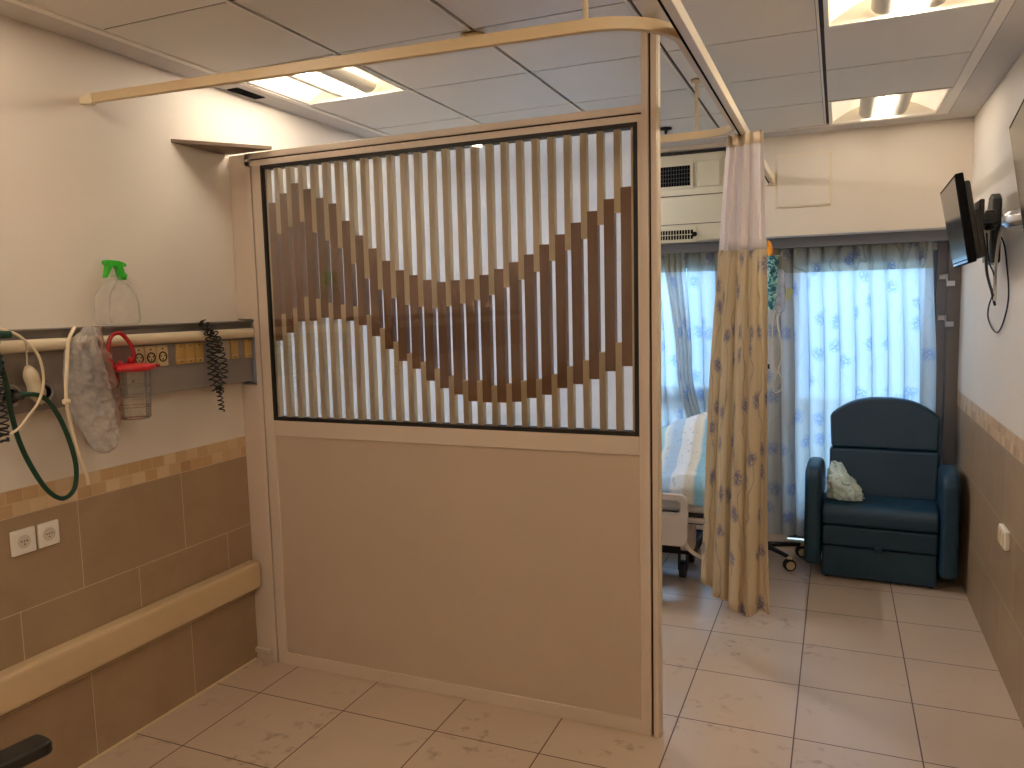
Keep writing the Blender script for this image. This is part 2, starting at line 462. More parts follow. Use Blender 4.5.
# window and balcony door
def sash(bm, x0, x1, z0, z1, w, y0, y1):
    box(bm, x0, x0+w, y0, y1, z0, z1); box(bm, x1-w, x1, y0, y1, z0, z1)
    box(bm, x0+w, x1-w, y0, y1, z0, z0+w); box(bm, x0+w, x1-w, y0, y1, z1-w, z1)
w1 = bpy.data.objects.new('window_1', None); COL.objects.link(w1); w1.location = (WX0, YW+.05, .42); struct(w1)
bm = B(); sash(bm, WX0, WX1, .42, GT+.05, .05, YW+.02, YW+.08)
box(bm, WX0+.05, WX1-.05, YW+.02, YW+.08, .99, 1.09); box(bm, WX0+.05, WX1-.05, YW+.02, YW+.06, .78, .81)
box(bm, -1.56, -1.50, YW+.02, YW+.08, .42, GT)
obj('window_frame', bm, M_alu, w1, bevel=.003)
obj('window_pane', bx(WX0+.04, WX1-.04, YW+.045, YW+.051, .46, GT), M_winglass, w1)
obj('window_sill', bx(WX0-.02, WX1+.02, YW-.06, YW+.02, .40, .425), M_alu, w1, bevel=.003)
d1 = bpy.data.objects.new('door_1', None); COL.objects.link(d1); d1.location = (DX0, YW+.05, 0); struct(d1)
bm = B(); sash(bm, DX0, DX1+.03, .04, GT+.05, .06, YW+.02, YW+.08)
box(bm, DX0+.06, DX1-.03, YW+.02, YW+.07, .10, .30)
obj('door_frame', bm, M_alu, d1, bevel=.003)
obj('door_pane', bx(DX0+.05, DX1-.02, YW+.045, YW+.051, .26, GT), M_winglass, d1)
bm = B(); box(bm, DX1+.03, DX1+.085, YW-.03, YW+.08, 0, 2.045); box(bm, DX1+.09, XR, YW-.045, YW+.08, 0, 2.045)
box(bm, DX1+.03, XR, YW-.02, YW+.08, 1.985, 2.045)
obj('door_jamb', bm, M_alu2, d1, bevel=.003)
obj('door_threshold', bx(DX0-.02, XR, YW-.03, YW+.02, 0, .03), M_ivory, d1)
for z in (1.81, 1.555, .5):
    bm = B(); box(bm, .583, .628, YW-.05, YW-.03, z, z+.032); box(bm, .624, .672, YW-.062, YW-.046, z-.042, z-.008)
    tube(bm, [(.627, YW-.05, z-.045), (.627, YW-.05, z+.035)], .007)
    obj('door_hinge', bm, M_chrome, d1, bevel=.002)
bm = B(); box(bm, -.272, -.236, YW-.005, YW+.02, .93, 1.03); tube(bm, [(-.254, YW-.01, .98), (-.254, YW-.045, .98), (-.18, YW-.045, .98)], .009)
obj('door_handle', bm, M_chrome, d1, bevel=.002)
# neighbouring balcony floor and parapet outside
struct(obj('trim_3', bx(-4, 2.5, YW+.25, YW+1.5, -.12, -.02), M_ceilb))
struct(obj('trim_4', bx(-4, 2.5, YW+1.5, YW+1.6, -.12, .85), M_ceilb))

# ------------------------------------------------------------------ ceiling lights
def refl_mat(name, s):
    t = NT(name); e = t.n('ShaderNodeEmission'); tc = t.n('ShaderNodeTexCoord')
    nz = t.noise(tc.outputs['Object'], 3, 2)
    t.l(t.mix(nz.outputs[0], rgba((255, 240, 212)), rgba((255, 230, 192))), e.inputs[0]); e.inputs[1].default_value = s
    d = t.n('ShaderNodeBsdfDiffuse'); d.inputs[0].default_value = rgba((235, 225, 205))
    a = t.n('ShaderNodeAddShader'); t.l(e.outputs[0], a.inputs[0]); t.l(d.outputs[0], a.inputs[1])
    return t.done(a.outputs[0])

M_basket = simple('perforated_basket_metal', (214, 206, 190), .5)
def luminaire(x0, y0, s, er, label, grp=None, warm=(255, 242, 222)):
    L, Wd = .5925, .597
    x1, y1 = x0+Wd, y0+L; xc = (x0+x1)/2
    r = thing('ceiling_light', (xc, (y0+y1)/2, ZC), label, 'ceiling light', grp)
    bm = B(); g = .006
    box(bm, x0+g+.008, x0+.03, y0+g, y1-g, ZC-.001, ZC+.10); box(bm, x1-.03, x1-g-.008, y0+g, y1-g, ZC-.001, ZC+.10)
    box(bm, x0+.03, x1-.03, y0+g, y0+.022, ZC-.001, ZC+.10); box(bm, x0+.03, x1-.03, y1-.022, y1-g, ZC-.001, ZC+.10)
    box(bm, x0+.02, x1-.02, y0+g, y1-g, ZC+.10, ZC+.115)
    obj('light_housing', bm, M_white, r)
    for sgn in (-1, 1):
        # arched reflector: rises from the outer edge towards the middle
        bm = B(); n = 12; pts = []
        for k in range(n+1):
            a = k/n; x = xc+sgn*(.265-.235*a); z = ZC+.012+.075*math.sin(a*PI*.62)
            pts.append((x, z))
        va = [bm.verts.new((x, y0+.024, z)) for x, z in pts]; vb = [bm.verts.new((x, y1-.024, z)) for x, z in pts]
        for k in range(n): bm.faces.new((va[k], va[k+1], vb[k+1], vb[k]))
        obj('reflector', bm, refl_mat('lit_reflector', er), r, smooth=True, recalc=False)
        # perforated basket over the tube
        bm = B(); pts = []
        for k in range(9):
            a = k/8*PI; pts.append((xc+sgn*(.075+.052*math.cos(a)), ZC+.045-.036*math.sin(a)))
        va = [bm.verts.new((x, y0+.028, z)) for x, z in pts]; vb = [bm.verts.new((x, y1-.028, z)) for x, z in pts]
        for k in range(8): bm.faces.new((va[k], va[k+1], vb[k+1], vb[k]))
        obj('perforated_basket', bm, M_basket, r, smooth=True, recalc=False)
    bm = B(); box(bm, xc-.006, xc+.006, y0+.030, y1-.030, ZC+.004, ZC+.024)
    obj('lamp_strip', bm, emit('lamp_strip', warm, s*26), r)
    return r
WARM = (255, 236, 212)
luminaire(*LIGHTS[0], 2.6, 1.1, 'lit square ceiling light above the slatted partition by the left wall', 'square ceiling lights')
luminaire(*LIGHTS[1], 2.3, .8, 'lit square ceiling light cut by the top right edge of the view', 'square ceiling lights')
luminaire(*LIGHTS[2], 1.0, .36, 'lit square ceiling light nearest the far wall, with grey perforated baskets', 'square ceiling lights')
luminaire(*LIGHTS[3], 2.6, .3, 'lit square ceiling light behind the viewer near the left wall', 'square ceiling lights', WARM)

luminaire(*LIGHTS[4], 11, .3, 'lit square ceiling light above the hospital bed, hidden behind the partition', 'square ceiling lights', (248, 248, 255))
luminaire(*LIGHTS[5], 3.5, .3, 'added square fill light right above the viewer, out of view', 'square ceiling lights', WARM)  # fill lamp added out of view to lift the near floor and partition
luminaire(*LIGHTS[6], 11, .3, 'added square fill light furthest behind the viewer, out of view', 'square ceiling lights', WARM)  # no known fixture here; added as the main fill on the partition

# ceiling air slot, detector, sprinkler
r = thing('air_vent', (-2.572, 2.965, ZC), 'small black slot vent in the ceiling border beside the left light', 'vent')
bm = B(); box(bm, -2.604, -2.542, 2.875, 3.06, ZC-.004, ZC-.0005); obj('vent_recess', bm, M_dark, r)
bm = B()
for k in range(2): box(bm, -2.585+k*.022, -2.578+k*.022, 2.885, 3.05, ZC-.007, ZC-.004)
obj('vent_slat', bm, M_dark, r)
bm = B(); lathe(bm, [(.048, 0), (.05, -.012), (.046, -.03), (.03, -.036)], (-1.287, 2.75, ZC)); tag(obj('smoke_detector', bm, M_smoke, smooth=True), 'round yellowed ceiling detector behind the curved curtain track', 'detector')
r = thing('sprinkler', (-.952, 4.667, ZC), 'small dark ceiling sprinkler head seen just right of the partition post', 'sprinkler')
bm = B(); lathe(bm, [(.036, -.0), (.034, -.01), (.014, -.014)], (-.952, 4.667, ZC)); obj('escutcheon', bm, M_blackp, r, smooth=True)
bm = B(); lathe(bm, [(.009, -.012), (.009, -.03), (.004, -.034), (.004, -.045), (.02, -.047), (.02, -.051)], (-.952, 4.667, ZC)); obj('sprinkler_head', bm, M_bedm, r, smooth=True)

# ------------------------------------------------------------------ slatted partition
PX0, PX1 = -2.525, -.617
pt = thing('slatted_partition', (-1.57, 2.9, 0), 'tall cream partition with a wave of walnut and oak slats behind glass', 'partition')
Y0, Y1 = 2.873, 2.925
bm = B(); box(bm, -2.525, -2.497, Y0, Y1, 0, 2.43); obj('post', bm, M_part, pt, bevel=.002)
bm = B(); box(bm, -2.497, -2.489, Y0+.012, Y1-.005, 0, 2.43); obj('shadow_gap', bm, M_groove, pt)
bm = B(); box(bm, -.676, -.650, Y0-.006, Y1, 0, 2.725); box(bm, -.641, -.619, Y0-.006, Y1, 0, 2.725); obj('post', bm, M_part, pt, bevel=.002)
bm = B(); box(bm, -.650, -.641, Y0+.008, Y1-.005, 0, 2.725); obj('shadow_gap', bm, M_groove, pt)
bm = B(); box(bm, -.619, -.6165, Y0+.006, Y1-.004, 0, 2.725); obj('edge_strip', bm, M_cream, pt)
bm = B(); box(bm, -2.489, -2.437, Y0, Y1, 0, 2.372); box(bm, -.692, -.676, Y0, Y1, 0, 2.372)
obj('stile', bm, M_part, pt, bevel=.002)
bm = B(); box(bm, -2.525, -.676, Y0, Y1, 2.372, 2.398); box(bm, -2.525, -.676, Y0, Y1, 2.405, 2.432); box(bm, -2.497, -.676, Y0+.01, Y1-.01, 2.398, 2.405)
obj('top_rail', bm, M_part, pt, bevel=.0015)
bm = B(); box(bm, -2.497, -.676, Y0+.006, Y0+.012, 2.398, 2.405); obj('shadow_gap', bm, M_groove, pt)
obj('middle_rail', bx(-2.437, -.692, Y0, Y1, 1.127, 1.200), M_part, pt, bevel=.002)
obj('bottom_rail', bx(-2.437, -.692, Y0, Y1, 0.0, .058), M_part, pt, bevel=.002)
obj('lower_panel', bx(-2.437, -.692, Y0+.009, Y1-.009, .058, 1.127), M_board, pt)
bm = B(); gx0, gx1, gz0, gz1 = -2.437, -.692, 1.200, 2.372; b = .016
box(bm, gx0, gx0+b, Y0-.001, Y1, gz0, gz1); box(bm, gx1-b, gx1, Y0-.001, Y1, gz0, gz1)
box(bm, gx0+b, gx1-b, Y0-.001, Y1, gz0, gz0+b); box(bm, gx0+b, gx1-b, Y0-.001, Y1, gz1-b, gz1)
obj('glazing_bead', bm, M_bead, pt)
obj('glass_pane', bx(gx0+b, gx1-b, Y0+.003, Y0+.007, gz0+b, gz1-b), M_glass, pt)
t = NT('frosted_backing'); d = t.n('ShaderNodeBsdfDiffuse'); d.inputs[0].default_value = rgba((246, 248, 248))
tl = t.n('ShaderNodeBsdfTranslucent'); nz = t.noise(t.pos(), 4); t.l(t.mix(nz.outputs[0], rgba((252, 253, 255)), rgba((248, 251, 255))), tl.inputs[0])
m = t.n('ShaderNodeMixShader'); m.inputs[0].default_value = .72; t.l(d.outputs[0], m.inputs[1]); t.l(tl.outputs[0], m.inputs[2]); M_frost = t.done(m.outputs[0])
bm = B(); vs = [bm.verts.new(p) for p in ((gx0+b, 2.9215, gz0+b), (gx1-b, 2.9215, gz0+b), (gx1-b, 2.9215, gz1-b), (gx0+b, 2.9215, gz1-b))]; bm.faces.new(vs)
obj('frosted_backing', bm, M_frost, pt, recalc=False)
BT = [2.203,2.24,2.28,2.249,2.205,2.176,2.097,2.03,1.971,1.915,1.872,1.849,1.827,1.816,1.821,1.823,1.838,1.859,1.884,1.911,1.947,1.982,2.023,2.062,2.103,2.143]
BBm = [1.574,1.611,1.661,1.663,1.676,1.669,1.66,1.64,1.591,1.535,1.483,1.45,1.399,1.369,1.343,1.316,1.313,1.314,1.319,1.336,1.351,1.379,1.396,1.417,1.449,1.469]
AT = [2.062,2.088,2.109,2.058,2.019,1.981,1.911,1.844,1.794,1.754,1.724,1.714,1.708,1.714,1.724,1.736,1.755,1.784,1.813,1.842,1.882,1.921,1.96,2.01,2.051]
AB = [1.697,1.723,1.773,1.762,1.742,1.733,1.724,1.685,1.626,1.567,1.516,1.479,1.45,1.421,1.402,1.402,1.383,1.392,1.405,1.413,1.433,1.465,1.491,1.522,1.56]
SY0, SY1, zt, zb = 2.885, 2.917, gz1-b, gz0+b
def slat(name, x0, x1, z0, z1, m): obj(name, bx(x0, x1, SY0, SY1, z0, z1), m, pt)
pitch = (2.391-.740)/25
slat('oak_slat', gx0+b, -2.391-.0205, zb, zt, M_oak)
for k in range(26):
    xc = -2.391+pitch*k
    slat('walnut_slat', xc-.0203, xc+.0203, BBm[k], BT[k], M_walnut)
    if k < 25:
        slat('oak_slat', xc+.0206, xc+pitch-.0206, AT[k], zt, M_oak)
        slat('oak_slat', xc+.0206, xc+pitch-.0206, zb, AB[k], M_oak)
slat('oak_slat', -.740+.0205, gx1-b, zb, zt, M_oak)

# corner shelf
bm = B(); prism(bm, [(XL+.001, 2.545), (XL+.001, 2.870), (-2.36, 2.870)], 'z', 2.434, 2.450)
tag(obj('corner_shelf', bm, simple('brown_grey_shelf', (132, 112, 96), .6), bevel=.002), 'small triangular shelf in the corner between left wall and partition top', 'shelf')

# ------------------------------------------------------------------ curtain tracks
def band(path, h, w, zf):
    """rectangular section swept along a plan path"""
    bm = B(); rings = []
    P = [Vector(p) for p in path]
    for i, p in enumerate(P):
        d = (P[min(i+1, len(P)-1)]-P[max(i-1, 0)]).normalized(); n = Vector((-d.y, d.x)); z = zf(i/(len(P)-1), p)
        rings.append([bm.verts.new((p.x+n.x*s*w/2, p.y+n.y*s*w/2, z+q)) for s, q in ((-1, 0), (1, 0), (1, h), (-1, h))])
    for a, c in zip(rings, rings[1:]):
        for k in range(4): bm.faces.new((a[k], a[(k+1) % 4], c[(k+1) % 4], c[k]))
    bm.faces.new(rings[0]); bm.faces.new(rings[-1][::-1]); return bm
def arc(cx, cy, r, a0, a1, n=14): return [(cx+r*math.cos(R(a0+(a1-a0)*k/n)), cy+r*math.sin(R(a0+(a1-a0)*k/n))) for k in range(n+1)]
tr1 = thing('curtain_track', (-.45, 2.13, 2.45), 'cream curtain track curving round the bay from the left wall to the curtain', 'curtain track')
pth = [(-2.56+.05*k, 2.13) for k in range(38)]+arc(-.655, 2.35, .22, -90, 0)+[(-.435, 2.4+.1*k) for k in range(12)]+arc(-.595, 3.58, .16, 0, 90)+[(-.66-.1*k, 3.74) for k in range(20)]+[(XL+.005, 3.74)]
zf = lambda t, p: 2.455 + (max(0, (-.6-p[0])/2.0)*.042 if p[1] < 2.6 else .006*min(1, (p[1]-2.6)))
obj('track_rail', band(pth, .034, .02, zf), M_track, tr1, bevel=.002)
obj('end_cap', bx(-2.595, -2.56, 2.116, 2.144, 2.492, 2.533), M_cream, tr1, bevel=.003)
obj('wall_spigot', bx(XL+.001, -2.593, 2.122, 2.138, 2.498, 2.526), M_cream, tr1)
for x, y, z in ((-.655, 2.13, 2.475), (-.62, 3.74, 2.475)):
    bm = B(); tube(bm, [(x, y, z), (x, y, ZC+.001)], .008, 10); lathe(bm, [(.026, -.001), (.024, -.012), (.01, -.016)], (x, y, ZC), 16)
    obj('hanger_rod', bm, M_track, tr1, smooth=True)
tr2 = thing('curtain_track', (-.405, 3, 2.45), 'straight cream curtain track running to the far wall', 'curtain track')
bm = B(); box(bm, -.422, -.388, -1.2, YF-.03, 2.445, 2.486); obj('track_rail', bm, M_cream, tr2, bevel=.003)
bm = B(); box(bm, -.4195, -.413, -1.2, YF-.03, 2.443, 2.447); obj('runner_slot', bm, M_dark, tr2)
obj('wall_bracket', bx(-.43, -.38, YF-.03, YF-.001, 2.43, 2.50), M_cream, tr2, bevel=.003)
bm = B(); tube(bm, [(-.405, .6, 2.48), (-.405, .6, ZC+.001)], .008, 10); obj('hanger_rod', bm, M_track, tr2, smooth=True)

# ------------------------------------------------------------------ privacy curtain
ptop = [(-.472, 3.68), (-.455, 3.70), (-.435, 3.665), (-.412, 3.685), (-.392, 3.65), (-.372, 3.67), (-.352, 3.64), (-.332, 3.66), (-.312, 3.65)]
pbot = [(-.618, 3.84), (-.580, 3.80), (-.556, 3.83), (-.535, 3.74), (-.490, 3.70), (-.465, 3.735), (-.445, 3.63), (-.405, 3.60), (-.385, 3.64), (-.362, 3.59), (-.325, 3.60), (-.305, 3.655), (-.272, 3.63)]
def resample(p, n):
    P = spline([(a, b, 0) for a, b in p], 12); L = [0]
    for a, c in zip(P, P[1:]): L.append(L[-1]+(c-a).length)
    out = []; j = 0
    for k in range(n+1):
        s = L[-1]*k/n
        while j < len(L)-2 and L[j+1] < s: j += 1
        f = (s-L[j])/max(1e-9, L[j+1]-L[j]); out.append(P[j].lerp(P[j+1], min(1, f)))
    return out, L[-1]
NU = 150
pa, la = resample(ptop, NU); pb, lb = resample(pbot, NU)
PZ1, PZ0 = 2.445, .235
def pcf(u, v):                    # v 0 top, 1 bottom
    i = round(u*NU); t = v**.75; p = pa[i].lerp(pb[i], t)
    z0 = PZ0 + .03*u**3 + .06*(1-u)**2 + .012*math.sin(u*23)
    return (p.x+.004*math.sin(9*v+u*30), p.y+.004*math.sin(7*v+u*17), PZ1+(z0-PZ1)*v + (0.012*math.sin(u*60) if v < .01 else 0))
split = .233
cr = thing('privacy_curtain', (-.42, 3.68, .24), 'bunched beige flowered privacy curtain with a white net top beside the partition', 'curtain')
obj('net_panel', grid(lambda u, v: pcf(u, v*split), NU, 10, lambda u, v: (u*1.7, -v*split*2.2)), M_net, cr, smooth=True, recalc=False, solid=.001)
obj('flowered_panel', grid(lambda u, v: pcf(u, split+v*(1-split)), NU, 40, lambda u, v: (u*1.0, -(split+v*(1-split))*2.2)), M_privacy, cr, smooth=True, recalc=False, solid=.0015)
bm = B(); 
hd = grid(lambda u, v: (pcf(u, .0)[0]*1.0, pcf(u, 0)[1]-.003, PZ1+.004-v*.05), NU, 2)
obj('heading_tape', hd, simple('cream_tape', (226, 206, 176), .8), cr, smooth=True, recalc=False, solid=.002)

# ------------------------------------------------------------------ window curtains
YC = 5.50
def wave_curtain(name, x0t, x1t, x0m, x1m, x0b, x1b, fold, n_f, zb_, label, grp, ph=0, dens=lambda u: u, ztop=2.048, yc=5.50):
    YC = yc
    r = thing(name, ((x0t+x1t)/2, YC, zb_), label, 'curtain', grp)
    H = ztop-zb_
    def fn(u, v):
        z = ztop-v*H; s = dens(u)
        a = max(0, min(1, v/.5)); c = max(0, min(1, (v-.5)/.5))
        xt = x0t+(x1t-x0t)*s; xm = x0m+(x1m-x0m)*s; xb = x0b+(x1b-x0b)*s
        a = a*a*(3-2*a); c = c*c*(3-2*c)
        x = (xt*(1-a)+xm*a)*(1-c)+xb*c
        amp = .012+.022*min(1, v*3)
        w = math.sin(2*PI*n_f*u+ph+.6*math.sin(5*u+ph))
        w = math.copysign(abs(w)**.8, w)
        pin = .008*math.sin(4*PI*n_f*u) * max(0, 1-v*12)
        return (x+fold*math.cos(2*PI*n_f*u+ph+.6*math.sin(5*u+ph))*(.5+.5*min(1, v*3)), YC+amp*w+pin, z+.004*math.sin(2*PI*n_f*u)*(v < .01))
    Lx = abs(x1t-x0t)*1.75
    nb = int(n_f*20)
    vs_ = .085
    obj('heading', grid(lambda u, v: fn(u, v*vs_), nb, 4, lambda u, v: (u*Lx*1.3, -v*vs_*H)), M_head, r, smooth=True, recalc=False)
    obj('drape', grid(lambda u, v: fn(u, vs_+v*(1-vs_)), nb, 36, lambda u, v: (u*Lx*1.3, -(vs_+v*(1-vs_))*H)), M_sheer, r, smooth=True, recalc=False)
    return r
M_head = fabric('lined_curtain_heading', (206, 200, 176), (176, 176, 160), (110, 118, 146), .02, .42, 4.0, leaf=(96, 100, 84))
wave_curtain('window_curtain', -.475, .530, -.45, .56, -.44, .60, .021, 11, .10, 'sheer flowered window curtain hanging behind the blue recliner', 'flowered window curtains', .3)
wave_curtain('window_curtain', -.985, -.52, -.95, -.52, -.93, -.53, .020, 5, .50, 'sheer flowered window curtain just left of the privacy curtain', 'flowered window curtains', 1.2)
wave_curtain('window_curtain', -1.13, -.98, -1.04, -.94, -.90, -.80, .006, 4, .50, 'dense gathered window curtain slanting behind the bed', 'flowered window curtains', .7, yc=5.44)
wave_curtain('window_curtain', -1.62, -1.03, -1.66, -.97, -1.7, -.90, .018, 7, .50, 'sheer window curtain pulled left, seen at the partition edge', 'flowered window curtains', .2)
bm = B(); box(bm, XL+.01, .60, YC-.012, YC+.012, 2.052, 2.068)
tag(obj('curtain_rail', bm, M_alu, bevel=.002), 'grey curtain rail under the lintel above the window curtains', 'curtain rail')

# ------------------------------------------------------------------ air conditioner and hatch
ac = thing('air_conditioner', (-1.26, YF, ACZ0), 'recessed beige air conditioner in the far wall above the window', 'air conditioner')
bm = B(); g = .022
box(bm, ACX0+g, ACX1-g, YF+.01, YF+.2, ACZ0+.012, ACZ1-g)
obj('casing', bm, M_ac, ac, bevel=.004)
bm = B(); box(bm, ACX0+.002, ACX0+g, YF+.03, YF+.2, ACZ0, ACZ1+.005); box(bm, ACX1-g, ACX1-.002, YF+.03, YF+.2, ACZ0, ACZ1+.003); box(bm, ACX0+.002, ACX1-.002, YF+.03, YF+.2, ACZ1-g, ACZ1+.003)
obj('recess_gap', bm, M_bedm, ac)
def acgrille(x0, x1, z0, z1, nx, nz_, name):
    bm = B(); box(bm, x0-.02, x1+.02, YF+.002, YF+.01, z0-.02, z1+.02); f = obj(name, bm, M_ac, ac, bevel=.002)
    obj('grille_opening', bx(x0, x1, YF+.0, YF+.003, z0, z1), M_dark, f)
    bm = B()
    for k in range(1, nx): x = x0+(x1-x0)*k/nx; box(bm, x-.0018, x+.0018, YF-.004, YF+.001, z0, z1)
    for k in range(1, nz_): z = z0+(z1-z0)*k/nz_; box(bm, x0, x1, YF-.003, YF+.001, z-.0025, z+.0025)
    obj('grille_bars', bm, M_bedm if nz_ > 3 else M_ac, f)
acgrille(-1.45, -.915, 2.475, 2.605, 30, 5, 'upper_grille')
acgrille(-1.45, -.895, 2.125, 2.185, 30, 2, 'lower_grille')
obj('access_panel', bx(-.868, -.722, YF+.002, YF+.01, 2.46, 2.625), M_ac, ac, bevel=.003)
obj('panel_seam', bx(ACX0+g, ACX1-g, YF+.006, YF+.011, 2.408, 2.413), M_bedm, ac)
obj('panel_seam', bx(ACX0+g, ACX1-g, YF+.006, YF+.011, 2.222, 2.226), M_bedm, ac)
bm = B(); disc(bm, (-.886, YF+.004, 2.155), (0, -1, 0), .017, .014, .014); obj('dial', bm, M_dark, ac, smooth=True)
r = thing('wall_hatch', (-.215, YF, 2.285), 'square cream access hatch high on the far wall', 'hatch')
obj('hatch_frame', bx(-.377, -.052, YF-.006, YF-.0005, 2.283, 2.612), M_cream, r, bevel=.002)
obj('hatch_door', bx(-.368, -.061, YF-.012, YF-.006, 2.292, 2.603), M_paint, r, bevel=.002)
bm = B(); disc(bm, (-.075, YF-.011, 2.45), (0, -1, 0), .007, .006, .004, 12); obj('hatch_lock', bm, M_chrome, r)

# ------------------------------------------------------------------ left wall: medical rail unit
mu = thing('medical_rail_unit', (XL, 2, 1.38), 'long grey wall trunking with white rail, sockets and gas outlets', 'medical rail')
UY0, UY1 = -.6, 2.928
bm = B(); box(bm, XL+.001, -2.572, UY0, UY1, 1.383, 1.590); obj('back_panel', bm, M_grey, mu, bevel=.003)
bm = B(); box(bm, XL+.001, -2.592, UY0, UY1, 1.592, 1.664); box(bm, XL+.001, -2.552, UY0, UY1, 1.664, 1.670); obj('top_channel', bm, M_grey, mu, bevel=.001)
bm = B(); prism(bm, [(-2.575, 1.592), (-2.545, 1.590), (-2.532, 1.598), (-2.530, 1.612), (-2.532, 1.626), (-2.545, 1.634), (-2.575, 1.632)], 'y', UY0, UY1); obj('white_rail', bm, M_cream, mu, smooth=True)
bm = B(); box(bm, -2.6, -2.574, UY0, UY1, 1.60, 1.625); obj('rail_support', bm, M_grey, mu)
bm = B(); box(bm, XL+.001, -2.556, 2.905, 2.929, 1.372, 1.60); obj('end_cap', bm, M_blueend, mu, bevel=.003)
def plate(y0, y1, m, z0=1.496, z1=1.582, kind='blank'):
    nm = {'socket': 'power_socket', 'blank': 'blank_plate', 'switch': 'switch_plate'}[kind]
    f = obj(nm, bx(-2.573, -2.563, y0, y1, z0, z1), m, mu, bevel=.003)
    yc = (y0+y1)/2; zc = (z0+z1)/2
    bm = B()
    if kind == 'socket':
        ring(bm, (-2.5625, yc, zc-.004), (1, 0, 0), .019, .0025, 20, 6)
        for a, b_ in ((-.010, .004), (.010, .004), (0, -.010)): disc(bm, (-2.5632, yc+a, zc-.004+b_), (1, 0, 0), .0032, .0032, .001, 8)
        obj('socket_holes', bm, M_dark, f)
        bm = B(); disc(bm, (-2.5632, yc, z1-.014), (1, 0, 0), .004, .003, .002, 8); obj('screw', bm, M_bedm, f)
    elif kind == 'blank':
        disc(bm, (-2.5632, yc, z0+.010), (1, 0, 0), .0032, .003, .0014, 8); obj('screw', bm, M_bedm, f)
        bm = B(); disc(bm, (-2.5632, yc, z1-.010), (1, 0, 0), .0032, .003, .0014, 8)
        obj('screw', bm, M_bedm, f)
        obj('plate_lip', bx(-2.5635, -2.561, y0+.004, y1-.004, z0+.016, z0+.020), M_ivory, f)
    else:
        disc(bm, (-2.5632, yc-.02, zc), (1, 0, 0), .009, .008, .004, 12); obj('push_button', bm, M_bedm, f)
        bm = B(); disc(bm, (-2.5632, yc-.02, zc+.024), (1, 0, 0), .004, .004, .002, 8); obj('indicator', bm, M_red, f)
plate(2.222, 2.278, M_ivory, kind='socket'); plate(2.282, 2.336, M_ivory, kind='socket'); plate(2.340, 2.396, M_ivory, kind='socket')
for a, b_ in ((2.440, 2.489), (2.492, 2.541), (2.544, 2.592)): plate(a, b_, M_yel)
plate(2.655, 2.752, M_beige, kind='switch'); plate(2.758, 2.806, M_yel); plate(2.850, 2.898, M_yel)
for y in (1.72, 1.838):
    bm = B(); disc(bm, (-2.573, y, 1.447), (1, 0, 0), .042, .040, .012); f = obj('gas_outlet', bm, M_chrome, mu, smooth=True, bevel=.002)
    bm = B(); disc(bm, (-2.5615, y, 1.447), (1, 0, 0), .024, .022, .006); obj('outlet_bore', bm, M_dark, f)
    bm = B(); ring(bm, (-2.561, y, 1.447), (1, 0, 0), .030, .004); obj('outlet_ring', bm, M_chrome, f, smooth=True)
bm = B(); disc(bm, (-2.573, 2.222, 1.447), (1, 0, 0), .006, .005, .003, 10); obj('screw', bm, M_dark, mu)

# hoses and cables at the left edge ---------------------------------------
def helix(path, rad, turns, tr, n_seg=10, sides=5, mat=None):
    P = spline(path, 10); L = [0]
    for a, c in zip(P, P[1:]): L.append(L[-1]+(c-a).length)
    N = int(turns*n_seg); out = []; j = 0
    for k in range(N+1):
        s = L[-1]*k/N
        while j < len(L)-2 and L[j+1] < s: j += 1
        f = min(1, (s-L[j])/max(1e-9, L[j+1]-L[j])); p = P[j].lerp(P[j+1], f); d = (P[j+1]-P[j]).normalized()
        a = Vector((1, 0, 0)); a = (a-d*a.dot(d)).normalized(); b = d.cross(a); th = 2*PI*turns*k/N
        out.append(p+(a*math.cos(th)+b*math.sin(th))*rad)
    bm = B(); tube(bm, out, tr, sides); return bm
hs = thing('oxygen_hose', (-2.54, 1.8, 1.4), 'dark green rubber hose hanging in a loop from the left gas outlet', 'hose')
bm = B(); tube(bm, spline([(-2.555, 1.725, 1.445), (-2.51, 1.735, 1.452), (-2.505, 1.79, 1.438), (-2.52, 1.850, 1.372), (-2.53, 1.895, 1.270), (-2.545, 1.925, 1.165), (-2.55, 1.915, 1.085), (-2.55, 1.868, 1.060), (-2.55, 1.815, 1.10), (-2.55, 1.765, 1.19), (-2.545, 1.725, 1.29), (-2.53, 1.695, 1.40), (-2.52, 1.68, 1.5), (-2.52, 1.66, 1.60)], 8), .0085, 10)
obj('hose_tube', bm, M_green, hs, smooth=True)
bm = B(); disc(bm, (-2.562, 1.722, 1.447), (1, 0, 0), .016, .013, .05); obj('hose_coupling', bm, M_bedm, hs, smooth=True)
fm = thing('oxygen_flow_meter', (-2.51, 1.665, 1.58), 'teal and dark green flow meter clipped to the rail at the left edge', 'flow meter')
bm = B(); lathe(bm, [(.012, -.07), (.016, -.05), (.014, .02), (.018, .03), (.018, .055), (.010, .06)], (-2.50, 1.640, 1.60), 16); obj('meter_body', bm, M_teal, fm, smooth=True)
bm = B(); disc(bm, (-2.50, 1.645, 1.655), (0, 1, 0), .013, .013, .05, 16); obj('control_knob', bm, M_green, fm, smooth=True, bevel=.002)
bm = B(); box(bm, -2.53, -2.50, 1.63, 1.655, 1.60, 1.645); obj('rail_clamp', bm, M_bedm, fm, bevel=.002)
tag(obj('coiled_cable', helix([(-2.505, 1.642, 1.60), (-2.50, 1.647, 1.55), (-2.505, 1.64, 1.46), (-2.51, 1.65, 1.37), (-2.51, 1.645, 1.30), (-2.52, 1.66, 1.345)], .018, 17, .0028), M_rubber, smooth=True), 'black coiled cable hanging at the left edge beside the flow meter', 'cable')
